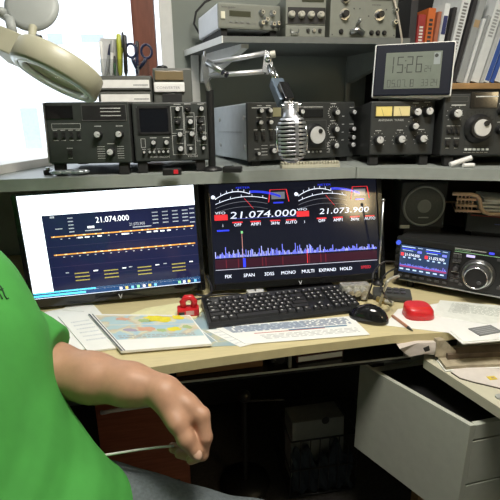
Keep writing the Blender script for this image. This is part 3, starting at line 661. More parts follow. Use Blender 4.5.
k.box(-.013,.013,-.016,.016,0,.078,mat('blue_grey_clamp',(.13,.17,.22),.35,.5),.003,T=M_); bl(k,'clamp_body')
k = MB(); M2 = (PD(292,105,1.07)-PD(283,83,1.10)).to_track_quat('Z','X').to_matrix().to_4x4(); M2.translation = PD(282,84,1.098)
k.box(-.010,.010,-.012,.012,.002,.056,BLKG,.002,T=M2); bl(k,'clip_block')
k = MB(); k.tube([PD(284.5,88,1.083),PD(287.5,89.5,1.081),PD(289.5,95,1.078),PD(287,96,1.078)],.0022,WPL,6); k.tube([PD(287.5,98,1.077),PD(290.5,103,1.074),PD(293,102,1.074)],.0022,WPL,6); bl(k,'clip_highlights')  # bright highlights on the clip block, modelled as white strokes

# vintage chrome microphone
mt = PD(290,103,1.085); mb_ = PD(292,164,1.07)
t = thing('microphone', 'vintage chrome ribbed microphone hanging from the boom arm', 'microphone', PD(292,138.5,1.08), -9, 0, -2)
Hm, Wm, Dm = .114, .068, .058
def section(sx, sy, z, n=40, p=2.6):
    return [(sx/2*math.copysign(abs(math.cos(2*math.pi*i/n))**(2/p),math.cos(2*math.pi*i/n)), sy/2*math.copysign(abs(math.sin(2*math.pi*i/n))**(2/p),math.sin(2*math.pi*i/n)), z) for i in range(n)]
def capsule(k, m, zs, inset=0):
    n = 40; vs = []; fs = []
    for z in zs:
        e = abs(z)/(Hm/2); f_ = 1 if e < .52 else math.sqrt(max(0,1-((e-.52)/.48)**2)); f_ = max(.28,f_)
        vs += section(Wm*f_-inset, Dm*f_-inset, z, n)
    for j in range(len(zs)-1):
        for i in range(n): fs.append((j*n+i,j*n+(i+1)%n,(j+1)*n+(i+1)%n,(j+1)*n+i))
    fs.append(tuple(reversed(range(n)))); fs.append(tuple((len(zs)-1)*n+i for i in range(n)))
    k.add(vs, fs, m, True)
k = MB(); capsule(k, mat('dark_grille_cloth',(.02,.02,.025),.7), [(-.5+i/30)*Hm*.96 for i in range(31)], .013); k.build('grille_core', t)
for i in range(11):
    zc = (-.5+(i+1)/12)*Hm*.96; k = MB(); capsule(k, mat('satin_chrome',(.66,.67,.72),.40,1,var=.02), [zc-.0023,zc-.0018,zc,zc+.0018,zc+.0023]); k.build('rib', t)
k = MB()
def arc_strip(k, xo, wd):
    vs = []; pts = []
    for i in range(31):
        z = (-.5+i/30)*Hm; e = abs(z)/(Hm/2); f_ = 1 if e < .52 else math.sqrt(max(0,1-((e-.52)/.48)**2)); f_ = max(.28,f_); pts.append((-Dm*f_/2-.0015, z, f_))
    for y,z,f_ in pts: vs += [(xo*f_-wd/2,y,z),(xo*f_+wd/2,y,z),(xo*f_+wd/2,y+.006,z),(xo*f_-wd/2,y+.006,z)]
    fs = []
    for i in range(30):
        for q_ in range(4): fs.append((i*4+q_,i*4+(q_+1)%4,(i+1)*4+(q_+1)%4,(i+1)*4+q_))
    k.add(vs, fs, mat('satin_chrome',(.66,.67,.72),.40,1,var=.02), False)
arc_strip(k, .010, .0075); k.build('centre_strip', t)
for sg in (-1,1):
    MB().tube([(sg*Wm/2*.98,0,-.03),(sg*Wm/2*1.02,0,0),(sg*Wm/2*.98,0,.03)],.004,CHROME,8).build('side_rail', t)
SCH = mat('satin_chrome',(.66,.67,.72),.40,1,var=.02)
k = MB(); capsule(k, SCH, [-(.5-.012*i)*Hm for i in range(6)]); k.build('bottom_cap', t)
k = MB(); capsule(k, SCH, [(.5-.012*i)*Hm for i in range(5,-1,-1)]); k.build('top_cap', t)
k = MB(); k.lathe([(.020,Hm/2-.008),(.016,Hm/2+.006),(.012,Hm/2+.012)],SCH,24,(-.002,0,0)); k.box(-.018,-.006,-.010,.010,Hm/2+.002,Hm/2+.028,SCH,.003); k.box(.004,.016,-.010,.010,Hm/2+.002,Hm/2+.026,SCH,.003); k.cyl((-.022,0,Hm/2+.018),(.022,0,Hm/2+.018),.005,CHROME); k.build('swivel', t)
# ------------------------------------------------------------------ monitors
def monitor(name, label, loc, rz, rx, ry, W, H, bz):
    t = thing(name, label, 'monitor', loc, rz, rx, ry)
    l,r,bt_,tp = bz; k = MB()
    k.box(-l,0,-.004,.03,-bt_,H+tp,BLKG,.002); k.box(W,W+r,-.004,.03,-bt_,H+tp,BLKG,.002); k.box(0,W,-.004,.03,-bt_,0,BLKG,.002); k.box(0,W,-.004,.03,H,H+tp,BLKG,.002); k.box(-.001,W+.001,.006,.04,-.001,H+.001,BLK); k.build('bezel', t)
    g = MB(); g.add([(W/2-.006,-.0045,-bt_*.35),(W/2-.0035,-.0045,-bt_*.35),(W/2,-.0045,-bt_*.72),(W/2+.0035,-.0045,-bt_*.35),(W/2+.006,-.0045,-bt_*.35),(W/2+.001,-.0045,-bt_*.9),(W/2-.001,-.0045,-bt_*.9)],[(6,2,1,0),(2,6,5),(2,5,4,3)],mat('silver_print',(.6,.62,.65),.4)); g.build('logo', t)
    return t
GW = glow('white_screen', (.86,.93,1), 2.3)
def gl(n,c,s=1): return glow(n,c,s)
WL_, HL_ = .478, .297
t = monitor('computer_monitor', 'left monitor with white browser page around a dark radio panel', (-.449,1.27,.775), 3.2, -3.1, -1.5, WL_, HL_, (.014,.014,.026,.0055))
u = lambda fx,fy: (fx*WL_, (1-fy)*HL_)
k = MB(); k.quad(0,WL_,0,HL_,.0,GW)
DKB = gl('dark_navy',(.010,.013,.045),1); ORG = gl('orange_line',(.72,.33,.07),1.0); WTX = gl('white_text',(.9,.95,1),1.4); GTX = gl('grey_text',(.55,.6,.7),.6); YTX = gl('yellow_text',(.48,.42,.10),.7)
X0,X1,Y0,Y1 = .115,1.0,.195,.935
def q(x0,x1,y0,y1,m,y=-.0006):
    a_,b_ = u(x0,y1); c_,d_ = u(x1,y0); k.quad(a_,c_,b_,d_,y,m)
q(X0,X1,Y0,Y1,DKB)
for i in range(4): q(X0,X1,.50+i*.10,.50+i*.10+.002,gl('faint_violet',(.05,.04,.09),1),-.0008)
for yy in (.395,.572):
    q(.15,.985,yy+.003,yy+.015,ORG,-.001); x_=.16
    while x_<.97: q(x_,x_+random.uniform(.006,.018),yy+.004,yy+.012,gl('pale_orange',(1,.75,.4),1.2),-.0013); x_+=random.uniform(.03,.07)
    x_=.20
    while x_<.97: q(x_,x_+.010,yy+.030,yy+.038,GTX,-.001); x_+=.045
a_,b_ = u(.41,.298); k.text('21.074.000',a_,b_,.0165,WTX,-.001,wid=.092)
a_,b_ = u(.60,.352); k.text('21.073.900',a_,b_,.0085,GTX,-.001,wid=.044)
def dash(x0,x1,y,h,m):
    a_,b_ = u(x0,y); c_,_ = u(x1,y); dashes(k,a_,c_,b_,h,m,-.001)
for r_ in range(4):
    for cx in (.74,.80,.86,.92): dash(cx,cx+.035,.245+.035*r_,.003,GTX)
    dash(.965,.995,.235+.045*r_,.003,GTX)
for r_ in range(5): dash(.255,.285,.24+.033*r_,.003,GTX)
dash(.16,.185,.225,.006,GTX); dash(.18,.22,.335,.003,GTX); dash(.36,.40,.345,.006,WTX); dash(.345,.44,.372,.003,GTX); dash(.62,.73,.375,.003,GTX)
for cx in (.20,.24,.31,.45,.47,.60,.64,.68,.72): dash(cx+.1,cx+.125,.435,.004,WTX)
for cx,n in ((.25,2),(.42,3),(.62,3),(.83,3)):
    for r_ in range(3): dash(cx,cx+.085,0.785+.036*r_,.0032,YTX)
    dash(cx-.05,cx-.03,.77,.003,GTX); dash(cx+.11,cx+.135,.775,.003,WTX)
q(0,1,.955,.996,gl('taskbar_blue',(.010,.05,.16),1),-.001); q(0,.30,.965,.985,gl('cyan_bar',(.10,.62,.85),1.2),-.0013); q(.0,1,.935,.955,gl('bottom_blue',(.02,.06,.15),1),-.0007); q(.0,.115,.89,.94,GW,-.0009)
q(.0,.36,.938,.952,gl('cyan_bar',(.10,.62,.85),1.2),-.0011)
for i,cx in enumerate((.50,.535,.57,.605,.64,.675,.71,.86,.89,.92,.96)): q(cx,cx+.016,.962,.988,gl('icon%d'%(i%4),[(.9,.9,1),(.9,.7,.2),(.2,.6,.9),(.3,.8,.4)][i%4],.9),-.0014)
PGT = gl('page_grey_text',(.45,.52,.62),1)
for cx,cy,w_ in ((.115,.10,.012),(.32,.105,.02),(.42,.11,.01),(.47,.11,.02),(.55,.11,.01),(.62,.115,.012),(.66,.115,.016),(.72,.12,.012)): dash(cx,cx+w_,cy,.003,gl('page_dark_text',(.12,.15,.2),1))
for cy in (.12,.16,.20,.27,.31,.40,.46,.50,.56,.62,.70,.76,.82): dash(.05,.05+random.uniform(.015,.05),cy,.002,PGT)
k.build('screen', t)
k = MB(); k.box(WL_/2-.02,WL_/2+.02,.041,.06,-.025,.14,BLK,.004); k.build('stand_neck', t)
k = MB(); k.box(WL_/2-.08,WL_/2+.08,.03,.16,-.0345,-.0275,BLKG,.003); k.build('stand_base', t)

sc_ = .545/.519
WR_, HR_ = .545, .3066
t = monitor('computer_monitor', 'right monitor with spectrum display and blue meters on black', (.0715,1.302,.776), 1.5, -16, 0, WR_, HR_, (.016,.018,.022,.010))
yr = lambda y: float(np.interp(y,[0,.235,.405,.50,.57,.84,.955,.966,1],[0,.20,.35,.43,.475,.745,.85,.866,1]))
u = lambda fx,fy: (fx*WR_, (1-yr(fy))*HR_)
k = MB(); BGD = gl('black_navy',(.006,.007,.014),1); k.quad(0,WR_,0,HR_,0,BGD)
_red=gl('red',(.85,.04,.05),1.0); _blu=gl('blue',(.03,.05,.75),1.1); _pal=gl('pale_text',(.80,.86,1),1.2); _gry=gl('dim_lines',(.16,.17,.2),1); _vio=gl('violet',(.16,.19,.80),1.0)
def meter(x0, x1, red):
    a_,b_ = u(x0+.12,.06); k.text('METER',a_,b_,.006,_blu,-.001,wid=.045)
    def arc(cy0, cy1, bulge, m, w0, n=24, xa=x0, xb=x1-.17):
        pts = []
        for i in range(n+1):
            f_ = i/n; pts.append(u(xa+(xb-xa)*f_, cy0+(cy1-cy0)*f_ - bulge*4*f_*(1-f_)))
        for i in range(n):
            (a0,b0),(a1,b1) = pts[i],pts[i+1]; k.add([(a0,-.001,b0-w0),(a1,-.001,b1-w0),(a1,-.001,b1+w0),(a0,-.001,b0+w0)],[(0,1,2,3)],m)
        return pts
    p1 = arc(.175,.125,.055,_pal,.0012,xb=x0+.20); arc(.10,.17,.02,_blu,.0035,xa=x0+.20,xb=x0+.38)
    p2 = arc(.235,.19,.055,_pal,.0009); p3 = arc(.28,.25,.05,_gry,.0007); arc(.33,.31,.045,_gry,.0005)
    for i in range(0,25,4): a_,b_ = p1[i]; k.quad(a_-.0008,a_+.0008,b_,b_+.008,-.0011,_pal)
    for i in range(2,25,5): a_,b_ = p2[i]; k.quad(a_-.0008,a_+.0008,b_,b_+.007,-.0011,_pal)
    a_,b_ = u(x0-.012,.15); k.lathe([(.006,0),(.006,.0003)],_pal,12,(a_,-.001,b_),(0,-1,0))
    a_,b_ = u(x0+.165,.175); c_,d_ = u(x0+.215,.30); k.add([(a_,-.0015,b_),(c_,-.0015,d_),(c_+.0015,-.0015,d_),(a_+.0015,-.0015,b_)],[(0,1,2,3)],_red)
    xl,xr = red; 
    for xa_,xb_ in ((xl+.012,xl),(xr-.012,xr)):
        a_,b_ = u(xa_,.085); c_,d_ = u(xb_,.235); k.add([(a_,-.001,b_),(c_,-.001,d_),(c_+.003,-.001,d_),(a_+.003,-.001,b_)],[(0,1,2,3)],_red)
    a_,b_ = u(xl+.012,.09); c_,d_ = u(xr-.012,.09); k.quad(a_,c_,b_,b_+.0015,-.001,_red); q2(xl+.03,xr-.03,.235,.252,_blu)
    q2(xl+.02,xr-.02,.115,.20,_gry)
def q2(x0,x1,y0,y1,m,y=-.0009):
    a_,b_ = u(x0,y1); c_,d_ = u(x1,y0); k.quad(a_,c_,b_,d_,y,m)
meter(.030,.50,(.335,.455)); meter(.515,.98,(.835,.95))
a_,b_ = u(.105,.405); k.text('21.074.000',a_,b_,.021,_pal,-.001,wid=.212,slant=.2)
a_,b_ = u(.635,.40); k.text('21.073.900',a_,b_,.0175,_pal,-.001,wid=.168,slant=.2)
for x0 in (.025,.505):
    a_,b_ = u(x0,.35); k.text('VFO',a_,b_,.008,_pal,-.001,wid=.032); q2(x0-.005,x0+.07,.355,.42,_red); a_,b_ = u(x0+.035,.50); k.text('1',a_,b_,.008,_pal,-.001)
q2(.13,.52,.408,.411,_vio)
for lst,yy in (((('OFF',.15),('AMP1',.255),('3kHz',.37),('AUTO',.465)),.50),((('OFF',.65),('AMP1',.75),('3kHz',.855),('AUTO',.95)),.50)):
    for s_,cx in lst: a_,b_ = u(cx,yy); k.text(s_,a_,b_,.0095,_pal,-.001,'C'); q2(cx-.03,cx+.03,.445,.46,_red)
q2(.03,.10,.545,.57,_blu)
q2(.17,.1725,.58,.905,gl('carrier',(.55,.25,.22),.9)); q2(.166,.178,.575,.60,gl('green_mark',(.2,.6,.25),.8),-.001)
x_=.012
while x_<.985:
    h_=abs(random.gauss(.02,.025))+.012
    if random.random()<.08: h_+=.05
    fade = 1 if x_<.62 else .55
    q2(x_,x_+.0045,.835-h_*fade,.84,_vio if random.random()<.6 else gl('pale_vio',(.38,.42,.85),.9)); x_+=.0065
q2(.01,.985,.855,.955,gl('waterfall',(.030,.008,.016),1)); q2(.17,.185,.855,.955,_blu,-.001)
for cx in (.07,.14,.28,.30,.40,.56,.63,.66): q2(cx,cx+.006,.855,.955,gl('waterfall2',(.10,.012,.022),1),-.001)
q2(.55,.553,.80,.955,_red,-.0011); q2(.01,.985,.962,.966,gl('grey_line',(.4,.4,.5),1))
_red2=gl('red_dim',(.55,.03,.05),1)
# menu row sits on the lower strip of the screen
for s_,cx in (('FIX',.08),('SPAN',.20),('3DSS',.318),('MONO',.432),('MULTI',.55),('EXPAND',.67),('HOLD',.785)):
    k.text(s_,cx*WR_,(1-.95)*HR_,.0105,_pal,-.001,'C')
k.text('SPEED',.91*WR_,.055*HR_,.009,_red2,-.001,'C')
k.build('screen', t)

k = MB(); k.box(WR_/2-.02,WR_/2+.02,.041,.06,-.018,.14,BLK,.004); k.build('stand_neck', t)
k = MB(); T_ = Matrix.Rotation(R(16),4,'X')
k.box(WR_/2-.11,WR_/2+.11,-.02,.16,-.034,-.026,BLKG,.003,T=T_); k.build('stand_base', t)

# ------------------------------------------------------------------ transceiver on the desk, at the right
a = PZ(391.5,278.5,.765); YF = -41
t = thing('transceiver', 'black desk transceiver with colour screen and large chrome-ringed dial', 'radio', (a.x+.004,a.y,.765), YF, -2)
W, H = .40, .142
MB().box(.004,W-.004,.012,.30,0,H-.004,CASE,.006).build('case', t)
fp = MB(); fp.box(0,W,0,.016,0,H,mat('charcoal_front',(.016,.017,.018),.35),.006); fp.build('front_panel', t)
MB().box(.02,W-.01,-.004,.004,.002,.006,SILV,.001).build('trim_bar', t)
for x in (.05,W-.05): MB().cyl((x,.03,-.024),(x,.03,.001),.012,RUB).build('foot', t); MB().cyl((x,.27,-.015),(x,.27,.001),.012,RUB).build('foot', t)
k = MB(); sx0,sx1,sz0,sz1 = .016,.160,.030,.118
k.box(sx0-.004,sx1+.004,-.0025,.001,sz0-.004,sz1+.004,BLKG,.001); k.quad(sx0,sx1,sz0,sz1,-.003,gl('blue_screen',(.022,.04,.095),1))
def s2(x0,x1,y0,y1,m,y=-.0035): k.quad(sx0+(sx1-sx0)*x0,sx0+(sx1-sx0)*x1,sz0+(sz1-sz0)*(1-y1),sz0+(sz1-sz0)*(1-y0),y,m)
SB=gl('sky_text',(.45,.6,.85),.9)
for x0 in (.03,.53):
    s2(x0,x0+.28,.05,.08,SB); s2(x0,x0+.30,.12,.15,_blu); s2(x0+.02,x0+.24,.18,.20,SB); s2(x0+.33,x0+.42,.16,.24,_vio); s2(x0+.33,x0+.43,.05,.07,SB)
    s2(x0-.01,x0+.05,.29,.40,_red); 
    k.text('21.074.000' if x0<.1 else '21.073.900', sx0+(sx1-sx0)*(x0+.07), sz0+(sz1-sz0)*.61, .0085, _pal, -.0036, wid=.045)
    for j in range(4): s2(x0+.04+j*.11,x0+.09+j*.11,.43,.475,SB)
x_=.02
while x_<.97: h_=abs(random.gauss(.02,.03))+.01; s2(x_,x_+.012,.74-h_,.75,_vio); x_+=.018
s2(.02,.98,.755,.81,gl('magenta_fall',(.28,.05,.16),1))
for j in range(7): s2(.02+j*.14,.10+j*.14,.86,.91,SB)
k.build('display', t)
for x in np.linspace(.022,.155,7): MB().box(x-.006,x+.006,-.005,0,.014,.021,mat('grey_key',(.07,.07,.075),.4),.001).build('button', t)
MB().lathe([(.0075,0),(.007,.006)],glow('power_blue',(.05,.09,.6),1.0),16,(.008,0,.122),(0,-1,0)).build('power_button', t)
for z in (.098,.078,.052): MB().lathe([(.006,0),(.006,.008)],BLK,14,(.0075,0,z),(0,-1,0)).build('button', t)
k = MB(); x,z = .241,.060
k.lathe([(.046,0),(.045,.006),(.040,.008)],mat('dark_grey_ring',(.09,.09,.09),.3,.6),48,(x,0,z),(0,-1,0)); k.build('dial_base', t)
k = MB(); k.lathe([(.0385,.006),(.0405,.009),(.0395,.013),(.036,.0145),(.0345,.013)],SILV,48,(x,0,z),(0,-1,0),caps=False); k.build('outer_ring', t)
k = MB(); k.lathe([(.034,.008),(.034,.038),(.0325,.041)],mat('ribbed_grey_rubber',(.10,.10,.10),.4,.3),48,(x,0,z),(0,-1,0)); k.lathe([(.0328,.041),(.0325,.0445),(.0300,.0455),(.0285,.044)],CHROME,48,(x,0,z),(0,-1,0),caps=False); k.lathe([(.029,.043),(.001,.044)],BLK,40,(x,0,z),(0,-1,0)); k.lathe([(.006,.044),(.005,.045)],mat('grey_key',(.07,.07,.075),.4),16,(x+.010,0,z-.012),(0,-1,0)); k.build('main_dial', t)
pr = MB(); GRN = glow('green_print',(.30,.55,.30),.5)
dashes(pr,.172,.255,.128,.0025,LEG); dashes(pr,.172,.39,.119,.0018,GRN); dashes(pr,.172,.215,.1245,.001,GRN)
for zz in (.112,.085,.055,.036): dashes(pr,.170,.192,zz,.0018,LEG); dashes(pr,.30,.33,zz,.0018,LEG)
pr.build('panel_print', t)
MB().box(.262,.276,-.004,0,.125,.131,glow('blue_led',(.05,.06,.7),1.0),.001).build('indicator', t)
MB().box(.205,.228,-.004,0,.108,.115,glow('lilac_led',(.5,.45,.75),.9),.001).build('indicator', t)
for x,z in ((.175,.105),(.188,.105),(.175,.093),(.188,.093),(.175,.045),(.188,.045),(.175,.030),(.188,.030),(.20,.022),(.30,.10),(.315,.10),(.30,.03),(.315,.03),(.29,.112),(.345,.118)):
    MB().box(x-.005,x+.005,-.005,0,z-.004,z+.004,mat('grey_key',(.07,.07,.075),.4),.001).build('button', t)
for x,z,r in ((.182,.070,.009),(.345,.095,.012),(.345,.055,.012),(.378,.095,.010),(.378,.055,.010)): knob(t,x,z,r,.016,mat('grey_key',(.07,.07,.075),.4))

# ------------------------------------------------------------------ on and behind the desk radio
a = PY(403,230,1.40)
t = thing('loudspeaker', 'black square loudspeaker with round grille on top of the desk radio', 'speaker', (.684,1.350,.910), -10)
S_ = .148
MB().box(0,S_,.004,.11,0,S_+.008,mat('black_speaker_box',(.025,.027,.027),.5),.008).build('cabinet', t)
k = MB(); k.lathe([(.066,-.001),(.068,.004),(.064,.009),(.060,.006)],mat('grille_rim',(.26,.28,.27),.35),48,(S_/2,.004,S_/2+.004),(0,-1,0),caps=False); k.build('grille_ring', t)
k = MB(); k.lathe([(.061,.003),(.045,.006),(.001,.008)],mat('speaker_grille',(.09,.10,.095),.55,var=.4,scale=700),40,(S_/2,.004,S_/2+.004),(0,-1,0)); k.lathe([(.022,.0085),(.019,.0095)],mat('grille_rim',(.26,.28,.27),.35),24,(S_/2,.004,S_/2+.004),(0,-1,0)); dashes(k,S_/2-.016,S_/2+.018,S_/2-.035,.004,LEG,-.0045); k.build('grille', t)
MB().box(.004,.034,-.001,.004,.004,.014,mat('cream_label',(.45,.44,.36),.6)).build('label', t)
MB().box(.02,.14,.01,.10,-.0182,.001,BLK).build('foot', t)
# papers in a copper wire tray standing on a dark box
bp = PY(468,243,1.33)
t = thing('tuner_box', 'low dark metal box on the desk radio, under the copper wire tray', 'box', (.878,1.285,.912), -30)
MB().box(0,.30,.004,.16,0,.058,CASE,.004).build('case', t)
MB().box(0,.30,0,.006,0,.058,PANEL,.002).build('front_panel', t)
MB().box(.01,.29,-.001,.001,.052,.055,mat('dark_red_line',(.30,.03,.015),.4)).build('red_line', t)
k = MB(); dashes(k,.08,.13,.028,.003,mat('blue_print',(.1,.12,.3),.5)); k.build('panel_print', t)
MB().box(.02,.28,.02,.15,-.0205,.001,BLK).build('foot', t)
COP = mat('copper_wire', (.88,.62,.44), .5, .15)
o = Vector((.838,1.290,.9712))
t = thing('letter_tray', 'copper wire letter tray holding papers at the right under the shelf', 'tray', o, -24)
k = MB(); pth = [(-.014,0,.062),(.040,0,.062),(.056,0,.058),(.066,0,.046),(.072,0,.022),(.082,0,.008),(.098,0,.003),(.30,0,.003)]
k.tube(pth,.006,COP,8); k.build('front_wire', t)
for z in (.045,.025,.008): k = MB(); k.tube([(.0,.004,z),(.062 if z>.02 else .075,.004,z)],.0042,COP,6); k.build('side_wire', t)
for i in range(5): k = MB(); k.tube([(.004+.011*i,.006,.062),(.004+.011*i,.008,.003),(.01+.011*i,.17,.003)],.002,COP,6); k.build('grid_wire', t)
k = MB()
for z in (.003,): k.tube([(-.014,.17,.003),(.30,.17,.003)],.004,COP,6)
k.build('rear_wire', t)
k = MB()
for i,(dx,dz,rr) in enumerate(((.0,0,0),(.01,.012,1.5),(-.006,.022,-2),(.012,.032,3))):
    T_ = Matrix.Translation((.07+dx,.012,.0078+dz)) @ Matrix.Rotation(R(rr),4,'Y')
    k.box(0,.26,0,.15,0,.0075,PAPER,.001,T=T_)
tag(k.build('paper_stack', loc=o, rot=(0,0,R(-24))), 'sheaf of white papers lying in the copper wire tray', 'papers')

# antenna rod
a = PZ(386,288,.7405); k = MB(); tp = PY(383.5,200,1.30)
k.tube([Vector((.606,1.302,.746)),tp],.0035,SILV,8); k.ball(tp,.0055,SILV); k.lathe([(.018,0),(.018,.006),(.006,.014)],BLK,20,(.606,1.302,.7402))
tag(k.build('antenna_rod'), 'thin silver antenna rod standing between right monitor and desk radio', 'antenna')
# ------------------------------------------------------------------ desk things
DZ = .7403
INKB = mat('blue_grey_ink',(.25,.30,.40),.7); INKG = mat('grey_ink',(.42,.43,.44),.7); INKR = mat('red_ink',(.5,.12,.08),.7)
def sheet(name, pxs, z, th, m, label, cat, group=None):
    pts = [PZ(px,py,z+th) for px,py in pxs]; c = sum(pts,Vector())/len(pts)
    k = MB(); k.prism([(p.x-c.x,p.y-c.y) for p in pts],0,th,m)
    return k, c, pts
def on_sheet(k, pts, c, u0, u1, v0, v1, z, m):        # patch in the sheet's own u,v (0..1), pts: back-left, back-right, front-right, front-left
    def B(u,v):
        p = (pts[0]*(1-u)+pts[1]*u)*(1-v)+(pts[3]*(1-u)+pts[2]*u)*v; return (p.x-c.x,p.y-c.y,z)
    k.add([B(u0,v1),B(u1,v1),B(u1,v0),B(u0,v0)],[(0,1,2,3)],m)
def lines(k, pts, c, u0, u1, v0, v1, n, z, m, frac=.5):
    for i in range(n):
        v = v0+(v1-v0)*(i+.5)/n; h = (v1-v0)/n*frac/2; u = u0
        while u < u1-.01:
            w_ = random.uniform(.02,.09); on_sheet(k,pts,c,u,min(u+w_,u1),v-h,v+h,z,m); u += w_+.015
# white sheets and the notebook at the left
k,c,p = sheet('s',[(44,312),(92,303),(130,344),(60,352)],DZ,.0012,PAPER,'','')
lines(k,p,c,.35,.8,.25,.35,2,.0014,INKG); on_sheet(k,p,c,.3,.75,.42,.43,.0014,INKG)
tag(k.build('paper_sheet',loc=(c.x,c.y,DZ)),'white sheet lying on the desk beside the green sleeve','paper')
k,c,p = sheet('s',[(72,300),(90,306),(92,312),(62,310)],DZ+.0013,.001,PAPER,'','')
tag(k.build('paper_sheet',loc=(c.x,c.y,DZ+.0013)),'small folded white paper in front of the left monitor foot','paper')
k,c,p = sheet('s',[(58,316),(88,311),(122,347),(88,351)],DZ+.0013,.004,PAPER,'','')
lines(k,p,c,.2,.8,.2,.8,6,.0042,mat('pale_ink',(.62,.65,.68),.7),.3)
tag(k.build('notepad',loc=(c.x,c.y,DZ+.0013)),'white notepad half under the open map booklet','notepad')
# blue map under keyboard
SEA = ramp_mat('map_sea_print',[(.0,(.22,.35,.42)),(.45,(.30,.42,.48)),(.53,(.40,.48,.44)),(.56,(.55,.53,.36)),(.60,(.33,.43,.48)),(1,(.25,.36,.45))],9,.35,6)
k,c,p = sheet('s',[(148,317),(205,312),(243,345),(196,347)],DZ,.0010,SEA,'','')
on_sheet(k,p,c,.55,.57,.3,.9,.0012,PAPER)
tag(k.build('map_sheet',loc=(c.x,c.y,DZ)),'blue laminated map sheet poking out under keyboard and booklet','map')
# yellow folder
YEL = mat('pale_yellow_card',(.78,.76,.45),.6)
k,c,p = sheet('s',[(146,308),(186,301.5),(203,309),(196,318),(120,318)],DZ+.0012,.004,YEL,'','')
tag(k.build('folder',loc=(c.x,c.y,DZ+.0012)),'pale yellow card folder behind the map booklet','folder')
# map booklet
t0 = [(88,314),(190,315),(212,343.5),(121,351)]
k,c,p = sheet('s',t0,DZ+.0054,.006,PAPER,'','')
tb = thing('map_booklet','open colourful map booklet with yellow country, nearest the desk edge','booklet',(c.x,c.y,DZ+.0054))
k.build('pages',tb)
LAND = ramp_mat('map_booklet_print',[(.0,(.38,.58,.72)),(.44,(.42,.60,.70)),(.48,(.72,.70,.52)),(.54,(.62,.55,.42)),(.58,(.45,.62,.66)),(1,(.50,.66,.74))],10,.4,5)
YCO = mat('yellow_country_print',(.80,.70,.05),.5,var=.1); ORC = mat('orange_country_print',(.70,.40,.28),.5); GRC=mat('green_country_print',(.40,.52,.25),.5)
m_ = MB()
on_sheet(m_,p,c,.06,.985,.04,.74,.0063,LAND)
def blob(u0,v0,ru,rv,m,n=14,z=.0066,seed=1):
    rnd = random.Random(seed); pts=[]
    for i in range(n):
        a=2*math.pi*i/n; f_=rnd.uniform(.7,1.25); uu=u0+ru*math.cos(a)*f_; vv=v0+rv*math.sin(a)*f_
        P_=(p[0]*(1-uu)+p[1]*uu)*(1-vv)+(p[3]*(1-uu)+p[2]*uu)*vv; pts.append((P_.x-c.x,P_.y-c.y))
    m_.prism(pts,z-.0002,z,m)
blob(.66,.16,.13,.12,YCO,18,seed=3); blob(.86,.10,.06,.07,YCO,12,seed=5); blob(.50,.22,.06,.06,GRC,seed=6); blob(.30,.16,.07,.05,ORC,seed=8); blob(.45,.48,.10,.07,ORC,seed=9); blob(.73,.50,.08,.06,YCO,seed=10); blob(.28,.50,.07,.05,mat('violet_country_print',(.40,.36,.48),.5),seed=12); blob(.88,.44,.05,.06,GRC,seed=14); blob(.60,.53,.05,.05,GRC,seed=15)
on_sheet(m_,p,c,.06,.985,.33,.36,.0067,mat('pale_border',(.66,.68,.64),.6)); lines(m_,p,c,.1,.9,.63,.72,2,.0067,INKG)
m_.build('map_print',tb)
s_ = MB(); on_sheet(s_,p,c,.0,.02,.0,1,.0064,mat('dark_binding',(.12,.13,.15),.5)); on_sheet(s_,p,c,.035,.048,.0,1,.0064,mat('dark_binding',(.12,.13,.15),.5)); s_.build('binding',tb)
# frequency chart
k,c,p = sheet('s',[(214,327),(351,316),(370,334.5),(246,344)],DZ+.0018,.001,PAPER,'','')
lines(k,p,c,.05,.95,.05,.40,7,.0012,INKB,.8); on_sheet(k,p,c,.15,.62,.08,.36,.00115,mat('pale_blue_print',(.45,.52,.60),.6))
on_sheet(k,p,c,.18,.72,.50,.53,.0013,INKR); on_sheet(k,p,c,.45,.90,.44,.50,.0013,mat('deep_blue_ink',(.08,.20,.33),.6)); lines(k,p,c,.2,.95,.6,.85,4,.0012,INKG,.35)
tag(k.build('chart_sheet',loc=(c.x,c.y,DZ+.0018)),'white frequency chart with blue and red bands in front of the keyboard','chart')
k,c,p = sheet('s',[(206,330),(234,328),(256,343),(240,347)],DZ+.0011,.0004,PAPER,'',''); lines(k,p,c,.1,.9,.1,.9,5,.0005,mat('pale_ink',(.62,.65,.68),.7),.3)
tag(k.build('paper_sheet',loc=(c.x,c.y,DZ+.0011)),'white printed sheet sticking out left of the frequency chart','paper')

